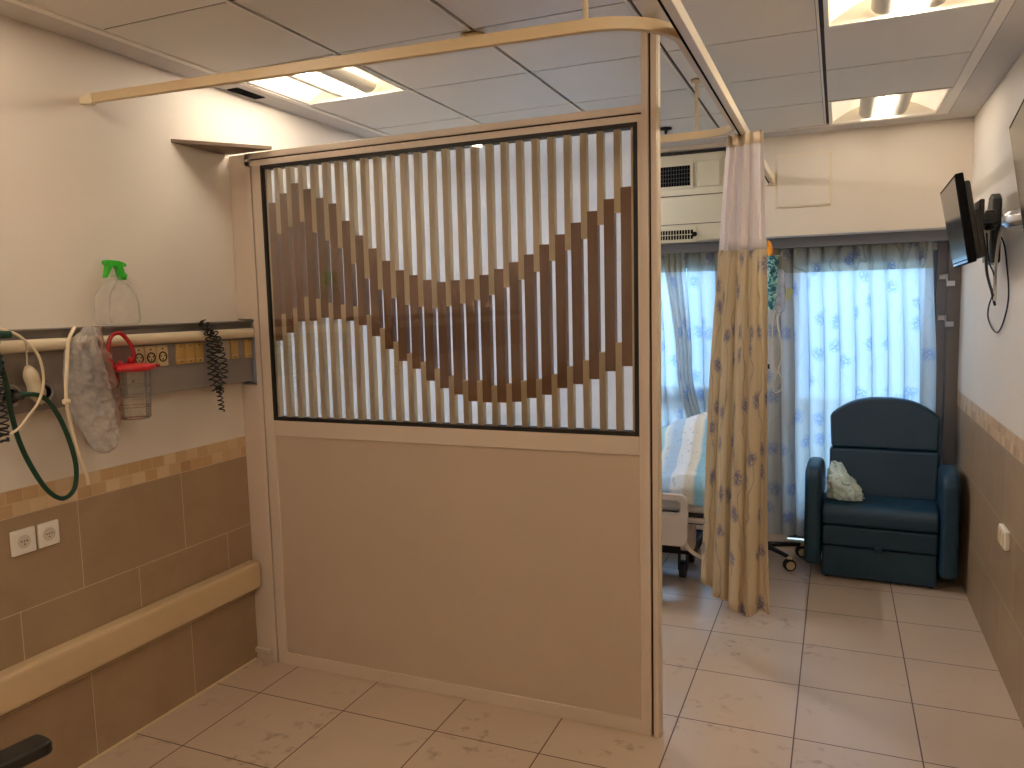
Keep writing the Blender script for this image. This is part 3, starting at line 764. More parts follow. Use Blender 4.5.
ch = thing('call_handset', (-2.535, 1.81, 1.48), 'cream peanut-shaped handset hanging on a cord over the gas outlets', 'handset')
bm = B(); P = []; Rr = []
for k in range(15):
    a = k/14; P.append((-2.535, 1.768+.04*a, 1.545-.135*a)); Rr.append(max(.004, .031*math.sqrt(max(0, math.sin(PI*min(.999, max(.02, a)))))*(1-.22*math.exp(-((a-.45)/.16)**2))))
tube(bm, P, Rr, 16); obj('handset_body', bm, M_cream, ch, smooth=True)
bm = B(); tube(bm, spline([(-2.535, 1.768, 1.542), (-2.53, 1.766, 1.59), (-2.52, 1.755, 1.635), (-2.51, 1.715, 1.66), (-2.50, 1.67, 1.67)], 8), .003, 8); obj('handset_cord', bm, M_beige, ch, smooth=True)
bm = B(); tube(bm, spline([(-2.50, 1.60, 1.685), (-2.50, 1.675, 1.67), (-2.50, 1.735, 1.64), (-2.49, 1.778, 1.58), (-2.485, 1.786, 1.50), (-2.485, 1.765, 1.43), (-2.49, 1.725, 1.38), (-2.50, 1.69, 1.34), (-2.51, 1.62, 1.31)], 8), .0048, 8)
tag(obj('white_tube', bm, M_cream, smooth=True), 'thin white tube arching from the left edge across the cream handset', 'tube')

# plastic bags ---------------------------------------------------------------
def bag(name, prof, xc, m, label, seed, grp=None):
    """prof: (z, y0, y1, depth)"""
    rnd = random.Random(seed); n = 80; bm = B(); rings = []
    S = spline([(z, a, b) for z, a, b, d in prof], 14); D = spline([(d, 0, 0) for *_, d in prof], 14)
    from mathutils import noise as mn
    for i, (s, dd) in enumerate(zip(S, D)):
        z, a, b = s; cy, ry, rx = (a+b)/2, (b-a)/2, dd.x; rg = []
        for k in range(n):
            th = 2*PI*k/n; q = mn.noise(Vector((math.cos(th)*2.2+seed, math.sin(th)*2.2, z*14)))*.34 + (1-2*abs(mn.noise(Vector((math.cos(th)*3+z*20, math.sin(th)*3+seed, z*9)))))*.22 + mn.noise(Vector((math.cos(th)*6, math.sin(th)*6+seed, z*40+math.cos(th)*4)))*.16
            fx = 1+q
            yy = cy+ry*math.sin(th); rd = (1-2*abs(mn.noise(Vector((yy*16+z*13+seed, z*17-yy*7, seed)))))**3*.016+(1-2*abs(mn.noise(Vector((yy*34-z*22, z*26+yy*11, seed+4)))))**2*.006
            rg.append(bm.verts.new((xc+rx*fx*math.cos(th)+rd*max(0, math.cos(th))*min(1, rx/.02), cy+ry*(1+q*.25)*math.sin(th), z+.012*q)))
        rings.append(rg)
    for q, w in zip(rings, rings[1:]):
        for k in range(n): bm.faces.new((q[k], q[(k+1) % n], w[(k+1) % n], w[k]))
    bm.faces.new(rings[-1])
    return obj(name, bm, m, smooth=True), label
o, l_ = bag('plastic_bag', [(1.670, 1.955, 1.985, .008), (1.655, 1.945, 2.01, .012), (1.61, 1.885, 1.995, .02), (1.54, 1.87, 2.012, .026), (1.46, 1.865, 2.03, .03), (1.40, 1.875, 2.04, .032), (1.33, 1.90, 2.045, .03), (1.27, 1.93, 2.05, .026), (1.225, 1.955, 2.045, .02), (1.205, 1.985, 2.02, .008)], -2.483, M_bag, '', 3)
tag(o, 'crumpled clear plastic bag hanging from the white rail', 'bag')
o, l_ = bag('plastic_bag', [(1.668, 2.015, 2.03, .008), (1.63, 2.005, 2.04, .012), (1.55, 2.01, 2.06, .018), (1.46, 2.02, 2.085, .022), (1.38, 2.03, 2.10, .022), (1.30, 2.045, 2.085, .015), (1.26, 2.055, 2.07, .006)], -2.505, M_bagp, '', 8)
tag(o, 'narrow pinkish plastic bag between the clear bag and the red-lidded jar', 'bag')
bm = B(); tube(bm, spline([(-2.50, 1.93, 1.672), (-2.47, 1.88, 1.625), (-2.435, 1.838, 1.54), (-2.43, 1.822, 1.43), (-2.44, 1.838, 1.34), (-2.455, 1.872, 1.23), (-2.47, 1.905, 1.15), (-2.475, 1.915, 1.105)], 8), .0062, 8)
o = thing('suction_tube', (-2.50, 1.9, 1.1), 'long cream tube hanging down beside the plastic bag', 'tube'); obj('tube_body', bm, M_cream, o, smooth=True)
bm = B(); tube(bm, [(-2.43, 1.812, 1.42), (-2.43, 1.832, 1.42)], .009, 8); obj('tube_clip', bm, M_cream, o)
bm = B(); tube(bm, spline([(-2.56, 2.035, 1.66), (-2.528, 2.04, 1.668), (-2.52, 2.043, 1.65)], 6), .004, 8); box(bm, -2.565, -2.525, 2.03, 2.045, 1.60, 1.662)
tag(obj('rail_hook', bm, M_bedm, smooth=False), 'small dark hook on the rail holding the plastic bags', 'hook')

# suction jar ------------------------------------------------------------------
JX, JY = -2.485, 2.146
j = thing('suction_jar', (JX, JY, 1.31), 'clear suction jar with a red lid and looped red tube', 'jar')
bm = B(); lathe(bm, [(.050, 1.312), (.056, 1.318), (.060, 1.40), (.064, 1.496), (.067, 1.50)], (JX, JY, 0), 28, caps=False); lathe(bm, [(.001, 1.313), (.050, 1.312)], (JX, JY, 0), 28, caps=False)
for z in (1.36, 1.40, 1.44): ring(bm, (JX, JY, z), (0, 0, 1), .060+(z-1.4)*.05, .0012, 28, 4)
obj('jar_body', bm, M_clear, j, smooth=True)
bm = B(); lathe(bm, [(.07, 1.497), (.080, 1.499), (.082, 1.506), (.080, 1.516), (.066, 1.522), (.03, 1.526)], (JX, JY, 0), 28); box(bm, JX-.02, JX+.02, JY+.05, JY+.115, 1.504, 1.514)
lid = obj('jar_lid', bm, M_red, j, smooth=True)
bm = B(); lathe(bm, [(.014, 1.52), (.014, 1.545), (.009, 1.55)], (JX, JY+.0, 0), 14); obj('lid_port', bm, M_red, lid, smooth=True); bm = B(); lathe(bm, [(.010, 1.515), (.010, 1.537)], (JX, JY-.05, 0), 14); obj('lid_port', bm, M_red, lid, smooth=True)
bm = B(); tube(bm, spline([(JX+.01, JY, 1.535), (JX+.01, JY+.002, 1.57), (JX, JY-.008, 1.61), (JX-.005, JY-.040, 1.642), (JX-.005, JY-.078, 1.63), (JX, JY-.098, 1.59), (JX+.005, JY-.100, 1.55), (JX+.01, JY-.085, 1.51)], 8), .0075, 10); obj('red_tube', bm, M_redt, j, smooth=True)
bm = B(); box(bm, -2.571, JX-.055, JY-.022, JY+.022, 1.40, 1.495); obj('wall_bracket', bm, M_clear, j, bevel=.003)
bm = B(); box(bm, JX-.015, JX+.0, JY-.066, JY-.058, 1.44, 1.485); obj('label_tab', bm, M_redt, j, bevel=.001)

# spray bottle --------------------------------------------------------------------
sb = thing('spray_bottle', (-2.585, 2.155, 1.67), 'translucent spray bottle with lime green trigger standing on the rail', 'bottle')
bm = B(); lathe(bm, [(.088, 1.672), (.097, 1.678), (.100, 1.70), (.098, 1.75), (.088, 1.79), (.062, 1.822), (.034, 1.842), (.020, 1.850), (.018, 1.862)], (-2.584, 2.184, 0), 32, sx=.38, sy=1.0); obj('bottle_body', bm, M_bottle, sb, smooth=True)
bm = B(); prism(bm, [(2.138, 1.916), (2.148, 1.921), (2.195, 1.920), (2.220, 1.914), (2.233, 1.906), (2.228, 1.897), (2.215, 1.897), (2.220, 1.876), (2.233, 1.866), (2.229, 1.853), (2.202, 1.851), (2.197, 1.866), (2.193, 1.889), (2.182, 1.897), (2.166, 1.894), (2.155, 1.876), (2.142, 1.852), (2.137, 1.853), (2.144, 1.882), (2.147, 1.901), (2.138, 1.904)], 'x', -2.597, -2.571)
obj('trigger_head', bm, M_lime, sb, bevel=.003)
bm = B(); lathe(bm, [(.017, 1.846), (.018, 1.862), (.012, 1.872)], (-2.584, 2.214, 0), 16); obj('screw_cap', bm, M_lime, sb, smooth=True)

# coiled black cord on the rail
cc = thing('spiral_cable', (-2.535, 2.6, 1.28), 'black coiled cord looped over the white rail above the blank plates', 'cord')
def hx(path, turns, rad=.014): return helix(path, rad, turns, .0030)
obj('cord_loop', hx([(-2.545, 2.583, 1.672), (-2.525, 2.575, 1.645), (-2.51, 2.574, 1.58), (-2.51, 2.572, 1.50), (-2.512, 2.578, 1.42), (-2.512, 2.60, 1.365), (-2.512, 2.63, 1.385), (-2.512, 2.655, 1.45), (-2.512, 2.64, 1.54), (-2.515, 2.615, 1.62), (-2.55, 2.585, 1.675)], 27), M_rubber, cc, smooth=True)
obj('cord_loop', hx([(-2.55, 2.58, 1.673), (-2.505, 2.60, 1.60), (-2.50, 2.60, 1.50), (-2.50, 2.608, 1.40), (-2.50, 2.612, 1.36)], 11, .012), M_rubber, cc, smooth=True)
obj('cord_loop', hx([(-2.545, 2.566, 1.672), (-2.50, 2.588, 1.60), (-2.495, 2.58, 1.50), (-2.495, 2.59, 1.42), (-2.50, 2.60, 1.37)], 13, .013), M_rubber, cc, smooth=True)
obj('cord_tail', hx([(-2.505, 2.605, 1.37), (-2.505, 2.612, 1.33), (-2.505, 2.618, 1.275)], 5, .011), M_rubber, cc, smooth=True)

# bumper rail and wall sockets ------------------------------------------------------
bm = B(); pr = [(XL+.001, .372), (-2.580, .372), (-2.568, .378), (-2.563, .392), (-2.563, .486), (-2.568, .500), (-2.580, .506), (XL+.001, .506)]
prism(bm, pr, 'y', -1.2, 2.864); tag(obj('wall_bumper', bm, M_bump, bevel=.003), 'long cream bumper board running along the left tiled wall', 'bumper')
def wall_socket(y0, y1, z0, z1, label):
    r = thing('wall_socket', (XL, (y0+y1)/2, z0), label, 'socket', 'double pair of white wall sockets')
    obj('cover_plate', bx(XL+.0005, XL+.012, y0, y1, z0, z1), M_white, r, bevel=.004, seg=3)
    yc, zc = (y0+y1)/2, (z0+z1)/2
    bm = B(); ring(bm, (XL+.0125, yc, zc), (1, 0, 0), .021, .0022, 24, 6); disc(bm, (XL+.011, yc, zc), (1, 0, 0), .019, .017, .0022); obj('socket_face', bm, M_beige, r, smooth=True)
    bm = B()
    for a, b_ in ((-.010, .002), (0.0, .002), (.010, .002), (0, -.009)): disc(bm, (XL+.0125, yc+a, zc+b_), (1, 0, 0), .0026, .0026, .001, 8)
    obj('pin_hole', bm, M_dark, r); return r
wall_socket(1.713, 1.802, .883, .972, 'white wall socket on the brown tiles, the left one of the pair')
wall_socket(1.811, 1.892, .884, .972, 'white wall socket on the brown tiles, the right one of the pair')
r = thing('wall_switch', (XR, 3.895, .60), 'white double wall outlet box on the right tiled wall', 'outlet')
obj('switch_box', bx(XR-.022, XR-.0005, 3.82, 3.97, .60, .685), M_white, r, bevel=.006, seg=3)
obj('switch_face', bx(XR-.026, XR-.022, 3.835, 3.89, .612, .673), M_ivory, r, bevel=.003); obj('switch_face', bx(XR-.026, XR-.022, 3.9, 3.955, .612, .673), M_ivory, r, bevel=.003)

# ------------------------------------------------------------------ recliner
rc = thing('recliner', (.255, 5.15, 0), 'dark teal blue vinyl recliner chair in the far corner', 'armchair'); rc.rotation_euler.z = R(-2.5)
def rbox(name, x0, x1, y0, y1, z0, z1, bev, m=M_reclin, seg=4, parent=None): return obj(name, bx(x0, x1, y0, y1, z0, z1), m, parent or rc, bevel=bev, seg=seg)
# arms: side profile in (y, z)
def arm(x0, x1):
    pts = []
    pts += [(5.42, .09), (4.90, .09)]
    pts += [(4.90+.09-.09*math.cos(R(a)), .605+.09*math.sin(R(a))) for a in range(0, 91, 15)]
    pts += [(5.10, .706), (5.22, .700), (5.33, .665), (5.40, .61), (5.42, .53)]
    bm = B(); prism(bm, pts, 'x', x0, x1); obj('armrest', bm, M_reclin, rc, bevel=.03, seg=4)
arm(-.157, -.064); arm(.575, .668)
bm = B(); prism(bm, [(4.93, .345), (4.925, .42), (4.95, .458), (5.02, .474), (5.30, .470), (5.30, .345)], 'x', -.062, .573); obj('seat_cushion', bm, M_reclin, rc, bevel=.022, seg=4)
rbox('footrest_panel', -.060, .571, 4.945, 5.28, .213, .338, .016)
rbox('drawer_front', -.056, .567, 4.965, 4.995, .014, .207, .012)
rbox('base_frame', -.05, .56, 4.995, 5.44, .05, .208, .01, M_reclin2)
# arched backrest, leaning back; outline in (x, z) swept in y
def back(name, z0, z1, top_arch, t0, dy=0, sub=0):
    n = 16; bm = B(); xa, xb = -.042, .588
    pts = [(xa+.012, z0), (xb-.012, z0)]
    if top_arch:
        for k in range(n+1):
            s = k/n; x = xb-(xb-xa)*s; z = z1-.115+.115*(1-abs(2*s-1)**2.6)
            pts.append((x, z))
    else: pts += [(xb-.002, z1), (xa+.002, z1)]
    def y(z): return 5.235+(z-.47)*.19
    v0 = [bm.verts.new((x, y(z)-t0, z)) for x, z in pts]; v1 = [bm.verts.new((x, y(z)+.10, z)) for x, z in pts]
    m = len(pts); bm.faces.new(v0); bm.faces.new(v1[::-1])
    for k in range(m): bm.faces.new((v0[k], v1[k], v1[(k+1) % m], v0[(k+1) % m]))
    return obj(name, bm, M_reclin, rc, bevel=.018, seg=4)
back('backrest_upper', .758, 1.075, True, .0)
back('backrest_lower', .46, .755, False, .004)
bm = B(); box(bm, .232, .278, 4.940, 4.966, .188, .228); obj('pull_tab', bm, M_reclin, rc, bevel=.004)
for x, y in ((-.03, 5.0), (.54, 5.0), (-.03, 5.40), (.54, 5.40)):
    bm = B(); disc(bm, (x-.012, y, .024), (1, 0, 0), .024, .024, .024, 18); obj('castor', bm, M_bedm, rc, bevel=.003)
# crumpled gown on the seat
from mathutils import noise as mnoise
def crumple():
    bm = B(); bmesh.ops.create_icosphere(bm, subdivisions=5, radius=1)
    for v in bm.verts:
        p = v.co.copy(); q = mnoise.noise(p*1.6+Vector((4, 2, 1)))*.35; w = 1-2*abs(mnoise.noise(p*2.6+Vector((9, 0, 3)))); w2 = 1-2*abs(mnoise.noise(p*4.6))
        s = .92+q+.30*w+.16*w2
        x, y, z = p.x*s, p.y*s, p.z*s
        taper = 1-.45*max(0, z)
        v.co = Vector((.045+x*.090*taper+.05*max(0, -z)*(1 if x > 0 else .2)-.03*max(0, z), min(5.185, 5.085+y*.07*taper), max(.479+.004*w2, .55+z*.125)))
        v.co.x = max(v.co.x, -.045)
    return bm
def gown_mat():
    t = NT('mint_printed_cotton'); tc = t.n('ShaderNodeTexCoord')
    n = t.noise(tc.outputs['Object'], 16, 2, .5, 1.5); c = t.ramp(n.outputs[0], [(.40, lin((226, 238, 236))), (.5, lin((190, 222, 220))), (.56, lin((228, 238, 234))), (.7, lin((96, 160, 172)))])
    n2 = t.noise(tc.outputs['Object'], 50, 3)
    return t.done(t.principled(c, .85, 0, t.bump(n2.outputs[0], .4, .003)))
tag(obj('hospital_gown', crumple(), gown_mat(), smooth=True), 'crumpled pale mint cloth on the left side of the recliner seat', 'cloth')

# ------------------------------------------------------------------ hospital bed
bd = thing('hospital_bed', (-1.55, 4.75, 0), 'hospital bed with grey white side rail partly hidden behind the partition', 'bed')
BX0, BX1, BY0, BY1 = -2.52, -.56, 4.372, 5.20
obj('mattress', bx(BX0, BX1, BY0, BY1, .50, .62), M_sheet, bd, bevel=.03, seg=4)
bm = B(); box(bm, BX0-.01, BX1+.02, BY0+.02, BY1-.02, .43, .495); obj('bed_frame', bm, M_bedm, bd, bevel=.005)
obj('frame_edge', bx(-.9, -.575, BY0-.005, BY0+.015, .445, .475), M_bed, bd, bevel=.004)
bm = B()                                                  # side rail with a handle slot
def rrect(x0, x1, z0, z1, r, n=6):
    o = []
    for cx, cz, a in ((x1-r, z1-r, 0), (x0+r, z1-r, 90), (x0+r, z0+r, 180), (x1-r, z0+r, 270)):
        o += [(cx+r*math.cos(R(a+90*k/n)), cz+r*math.sin(R(a+90*k/n))) for k in range(n+1)]
    return o
def plate_hole(bm, out, hole, y0, y1):
    """front/back faces as a bridge between outline and hole (same vertex count)"""
    n = len(out); V = {}
    for tag_, poly in (('o', out), ('h', hole)):
        for s, y in ((0, y0), (1, y1)): V[tag_, s] = [bm.verts.new((x, y, z)) for x, z in poly]
    for k in range(n):
        q = (k+1) % n
        bm.faces.new((V['o', 0][k], V['o', 0][q], V['h', 0][q], V['h', 0][k])); bm.faces.new((V['o', 1][q], V['o', 1][k], V['h', 1][k], V['h', 1][q]))
        bm.faces.new((V['o', 0][q], V['o', 0][k], V['o', 1][k], V['o', 1][q])); bm.faces.new((V['h', 0][k], V['h', 0][q], V['h', 1][q], V['h', 1][k]))
plate_hole(bm, rrect(-1.55, -.760, .325, .625, .05), rrect(-1.50, -.800, .515, .590, .03), 4.285, 4.32)
obj('side_rail', bm, M_bed, bd, bevel=.006)
bm = B(); plate_hole(bm, rrect(4.38, 5.18, .40, .88, .06), rrect(4.48, 5.08, .78, .83, .02), -.55, -.52)
for v in bm.verts: v.co = Vector((v.co.y, v.co.x, v.co.z))
obj('footboard', bm, M_bed, bd, bevel=.006)
bm = B(); plate_hole(bm, rrect(4.38, 5.18, .40, 1.05, .06), rrect(4.48, 5.08, .95, 1.0, .02), -2.58, -2.55)
for v in bm.verts: v.co = Vector((v.co.y, v.co.x, v.co.z))
obj('headboard', bm, M_bed, bd, bevel=.006)
bm = B()
box(bm, -2.3, -.78, 4.66, 4.72, .16, .22); box(bm, -2.3, -.78, 4.95, 5.01, .16, .22); box(bm, -.84, -.78, 4.66, 5.01, .16, .22); box(bm, -2.3, -2.24, 4.66, 5.01, .16, .22)
box(bm, -.93, -.85, 4.74, 4.86, .2, .44); box(bm, -2.2, -2.12, 4.7, 4.86, .2, .44)
obj('base_frame', bm, M_bedm, bd, bevel=.005)
obj('lift_column', bx(-.86, -.78, 4.60, 4.70, .20, .43), M_bed, bd, bevel=.01)
for x, y in ((-.86, 4.70), (-.86, 5.0), (-2.25, 4.70), (-2.25, 5.0)):
    bm = B(); box(bm, x-.028, x-.020, y-.03, y+.03, .05, .18); box(bm, x+.020, x+.028, y-.03, y+.03, .05, .18); disc(bm, (x-.018, y, .055), (1, 0, 0), .055, .055, .036, 20)
    obj('castor', bm, M_bedm, bd, bevel=.003)
bm = B(); tube(bm, spline([(-.80, 4.46, .40), (-.80, 4.44, .32), (-.78, 4.44, .27), (-.73, 4.44, .235), (-.66, 4.44, .22), (-.60, 4.46, .24)], 6), .012, 10); obj('bed_lever', bm, M_white, bd, smooth=True)

def blanket_fn(u, v):                 # u along x, v from far edge to near hem
    x = -2.1+(1.50)*u
    # cross path: over the mattress then down the near side
    s = v*1.08; ty = 5.22-s if s < .90 else 4.335
    y = max(ty, 4.343)
    zt = .645+.02*mnoise.noise(Vector((x*3, y*3, 0)))
    m = .34*math.exp(-((x+.66)/.33)**2-((y-4.92)/.42)**2)+.16*math.exp(-((x+1.1)/.30)**2-((y-4.9)/.35)**2)
    wr = .014*(1-2*abs(mnoise.noise(Vector((x*7+y*5, y*3-x*2, 3)))))+.008*mnoise.noise(Vector((x*16+y*9, y*11, 0)))
    z = zt+m*(1 if y > 4.34 else 0)+wr
    if s >= .86: z = .655-.0*(s)-(s-.86)*.45+.006*math.sin(x*30) if s > .86 else z
    y += .005*math.sin(x*26+2)*(s > .86)
    if s > .86: y = min(y, 4.346+.005*math.sin(x*22)); 
    return (x, y, max(z, .585 + .03*math.sin(x*11)))
def blanket_mat():
    t = NT('striped_blanket'); uv = t.n('ShaderNodeUVMap'); uv.uv_map = 'UVMap'; X = t.sep(uv.outputs[0])
    wob = t.noise(uv.outputs[0], 2.5, 2); f = t.math('FRACT', t.math('ADD', t.math('MULTIPLY', X[0], 3.1), t.math('MULTIPLY', wob.outputs[0], .35)))
    c = t.ramp(f, [(0, lin((214, 228, 246))), (.22, lin((222, 232, 244))), (.27, lin((204, 204, 200))), (.40, lin((220, 220, 214))), (.46, lin((136, 194, 226))), (.62, lin((156, 208, 232))), (.66, lin((222, 234, 244))), (.82, lin((168, 204, 240)))])
    c.node.color_ramp.interpolation = 'LINEAR'
    dots = t.noise(uv.outputs[0], 45, 2); sp = t.ramp(dots.outputs[0], [(.62, (0, 0, 0)), (.68, (1, 1, 1))]); c = t.mix(t.math('MULTIPLY', sp, .45), c, rgba((104, 150, 190)))
    return t.done(t.principled(c, .9, 0, t.bump(t.noise(uv.outputs[0], 30, 4).outputs[0], .5, .006)))
tag(obj('blanket', grid(blanket_fn, 90, 70, lambda u, v: (u*1.5, v*1.08)), blanket_mat(), smooth=True, recalc=False, solid=.006), 'rumpled aqua, white and beige striped blanket heaped on the hospital bed', 'blanket')

# ------------------------------------------------------------------ drip stand
IX, IY = -.43, 5.22
iv = thing('drip_stand', (IX, IY, 0), 'drip stand with wheeled base half hidden by the privacy curtain', 'drip stand')
bm = B(); tube(bm, [(IX, IY, .09), (IX, IY, 1.30)], .014, 14); tube(bm, [(IX, IY, 1.28), (IX, IY, 1.98)], .009, 12); obj('pole', bm, M_chrome, iv, smooth=True)
bm = B(); lathe(bm, [(.05, .07), (.05, .10), (.03, .125), (.018, .14)], (IX, IY, 0), 20); obj('hub', bm, M_blackp, iv, smooth=True)
for k, a in enumerate((-47, 25, 97, 169, 241)):
    ca, sa = math.cos(R(a)), math.sin(R(a)); Lg = .26 if k != 2 else .21
    leg = B(); P0, P1 = Vector((IX, IY, .10)), Vector((IX+ca*(Lg-.01), IY+sa*(Lg-.01), .088))
    tube(leg, [P0, P0.lerp(P1, .5), P1], [.018, .016, .013], 10); lg = obj('leg', leg, M_blackp, iv, smooth=True)
    cx, cy = IX+ca*Lg, IY+sa*Lg
    bm = B(); ax = Vector((.35, -.94, 0)).normalized(); c0 = Vector((cx, cy, .040))-ax*.02
    disc(bm, c0, ax, .038, .038, .013, 24); disc(bm, c0+ax*.027, ax, .038, .038, .013, 24); obj('castor', bm, M_rubber, lg, bevel=.004)
    bm = B(); disc(bm, c0-ax*.002, ax, .027, .027, .004, 20); disc(bm, c0+ax*.039, ax, .024, .027, .004, 20); obj('castor_hub', bm, M_ivory, lg)
    bm = B(); box(bm, cx-.017, cx+.017, cy-.017, cy+.017, .079, .090); tube(bm, [(cx, cy, .06), (cx, cy, .1)], .007, 8); obj('castor_fork', bm, M_ivory, lg, bevel=.004)
bm = B()
for a in (0, 90, 180, 270):
    ca, sa = math.cos(R(a+20)), math.sin(R(a+20)); tube(bm, spline([(IX, IY, 1.98), (IX+ca*.05, IY+sa*.05, 1.99), (IX+ca*.09, IY+sa*.09, 1.985), (IX+ca*.10, IY+sa*.10, 2.01)], 5), .004, 8)
obj('hook', bm, M_chrome, iv, smooth=True)
bm = B(); disc(bm, (IX-.03, IY, 1.28), (1, 0, 0), .016, .016, .06, 12); obj('clamp', bm, M_blackp, iv)
# things hanging on it: pixel column 768-790 (x about -.40 .. -.27)
def hang(name, prof, xc, yc, m, label, cat, seed):
    bm = B(); n = 24; rings = []
    S = spline([(z, a, b) for z, a, b in prof], 5)
    for s in S:
        z, a, b = s; rg = []
        for k in range(n):
            th = 2*PI*k/n; q = mnoise.noise(Vector((math.cos(th)*2+seed, math.sin(th)*2, z*22)))*.3
            rg.append(bm.verts.new((xc+(a+b)/2+(b-a)/2*(1+q*.4)*math.cos(th), yc+.022*(1+q)*math.sin(th), z)))
        rings.append(rg)
    for q, w in zip(rings, rings[1:]):
        for k in range(n): bm.faces.new((q[k], q[(k+1) % n], w[(k+1) % n], w[k]))
    bm.faces.new(rings[0]); bm.faces.new(rings[-1][::-1])
    return tag(obj(name, bm, m, smooth=True), label, cat)
def foil_mat():
    t = NT('teal_printed_foil'); tc = t.n('ShaderNodeTexCoord'); n = t.noise(tc.outputs['Object'], 22, 2, .5, 1)
    c = t.ramp(n.outputs[0], [(.36, lin((20, 70, 96))), (.46, lin((30, 128, 140))), (.52, lin((180, 222, 204))), (.58, lin((34, 120, 140))), (.66, lin((16, 52, 90)))])
    return t.done(t.principled(c, .3))
hang('orange_pouch', [(2.075, -.012, .0), (2.06, -.02, .012), (2.03, -.016, .022), (2.0, -.012, .026), (1.982, -.006, .016)], -.402, 5.12, simple('orange_foil', (236, 150, 20), .35), 'small orange pouch at the top of the drip stand beside the curtain', 'pouch', 1)
hang('foil_bag', [(1.98, -.02, .02), (1.95, -.035, .04), (1.90, -.032, .032), (1.84, -.03, .035), (1.78, -.03, .03), (1.72, -.025, .03), (1.66, -.02, .02), (1.645, -.008, .008)], -.385, 5.12, foil_mat(), 'teal and white printed bag hanging on the drip stand', 'bag', 4)
M_dbag = glassy('drip_bag_film', (.97, .98, 1), .05, .2, (240, 244, 252), .3)
db = hang('drip_bag', [(1.90, -.012, .012), (1.86, -.03, .03), (1.78, -.036, .034), (1.70, -.034, .036), (1.65, -.03, .03), (1.625, -.01, .01)], -.338, 5.15, M_dbag, 'clear drip bag hanging on the stand beside the curtain edge', 'bag', 6)
bm = B(); box(bm, -.025, .025, -.0012, .0012, -.035, .035)
for v in bm.verts: v.co = Matrix.Rotation(R(28), 3, 'Y') @ v.co+Vector((-.288, 5.15, 1.745))
tag(obj('paper_tag', bm, simple('pale_green_paper', (196, 204, 168), .8)), 'pale green paper tag tied beside the drip bag', 'tag')
bm = B(); tube(bm, spline([(-.335, 5.15, 1.63), (-.35, 5.14, 1.58), (-.325, 5.14, 1.45), (-.318, 5.14, 1.36), (-.345, 5.14, 1.25), (-.37, 5.14, 1.17), (-.36, 5.14, 1.12), (-.322, 5.14, 1.14), (-.312, 5.14, 1.19), (-.34, 5.14, 1.26), (-.368, 5.14, 1.30), (-.378, 5.14, 1.45), (-.372, 5.14, 1.6), (-.35, 5.15, 1.655)], 8), .0048, 6)
tag(obj('drip_tube', bm, M_white, smooth=True), 'thin white drip tube looping down from the drip bag', 'tube')

# ------------------------------------------------------------------ televisions
def tv(name, A, Bn, C, D, th, label):
    """A,Bn top far / top near, C bottom near, D bottom far: corners of the screen face"""
    A, Bn, C, D = map(Vector, (A, Bn, C, D)); n = (Bn-A).cross(D-A).normalized()
    if n.x > 0: n = -n
    r = thing(name, (A+C)/2, label, 'television', 'wall televisions')
    def slab(a, b, c, d, o0, o1):
        bm = B(); f0 = [bm.verts.new(p+n*o0) for p in (a, b, c, d)]; f1 = [bm.verts.new(p+n*o1) for p in (a, b, c, d)]
        bm.faces.new(f0); bm.faces.new(f1[::-1])
        for k in range(4): bm.faces.new((f0[k], f1[k], f1[(k+1) % 4], f0[(k+1) % 4]))
        return bm
    def inset(s, t_=None, z0=0, z1=1):
        def P(u, v): return A.lerp(Bn, u).lerp(D.lerp(C, u), v)
        return P
    P = inset(0)
    obj('bezel', slab(A, Bn, C, D, 0, -th), M_dark, r, bevel=.004)
    obj('screen', slab(P(.018, .03), P(.982, .03), P(.982, .95), P(.018, .95), .0015, -.001), M_screen, r)
    obj('back_housing', slab(P(.1, .08), P(.90, .08), P(.92, .97), P(.08, .97), -th+.002, -th-.028), M_blackp, r, bevel=.01)
    obj('rear_box', slab(P(.3, .40), P(.7, .40), P(.72, .96), P(.28, .96), -th-.02, -th-.062), M_blackp, r, bevel=.01)
    obj('lower_trim', slab(P(.02, .962), P(.98, .962), P(.98, .99), P(.02, .99), .002, 0), simple('silver_trim', (150, 160, 176), .25, .6), r)
    return r, n
tvA = ((.441, 4.27, 2.200), (.422, 3.60, 2.193), (.481, 3.60, 1.838), (.509, 4.27, 1.841))
tv('television', *tvA, .03, 'small wall television tilted downward near the far corner, with loose cables')
tv('television', (.434, 2.60, 2.177), (.375, 1.95, 2.177), (.432, 1.95, 1.80), (.494, 2.60, 1.80), .03, 'television at the right edge of the view, only its far corner showing')
wm = thing('television_mount', (XR, 4.35, 1.9), 'black wall plate and arm holding the far television', 'mount')
bm = B(); pts = [(4.30, 1.86), (4.38, 1.85), (4.44, 1.90), (4.45, 2.13), (4.42, 2.18), (4.36, 2.19), (4.31, 2.16)]
prism(bm, pts, 'x', XR-.04, XR-.001); obj('wall_plate', bm, M_blackp, wm, bevel=.008, seg=3)
bm = B(); tube(bm, [(XR-.03, 4.37, 2.05), (XR-.05, 4.37, 2.05)], .02, 12); box(bm, .60, .665, 4.10, 4.40, 2.02, 2.075); tube(bm, [(.63, 4.12, 2.0), (.63, 4.12, 2.09)], .022, 12); box(bm, .56, .64, 3.96, 4.14, 2.03, 2.065); box(bm, .555, .575, 3.90, 4.05, 1.96, 2.12)
obj('mount_arm', bm, M_blackp, wm, bevel=.006)
obj('cable_cover', bx(XR-.075, XR-.045, 4.31, 4.34, 1.86, 2.02), M_white, wm, bevel=.005)
m2 = thing('television_mount', (XR, 2.5, 1.9), 'silver curved wall bracket at the right edge under the near television', 'mount')
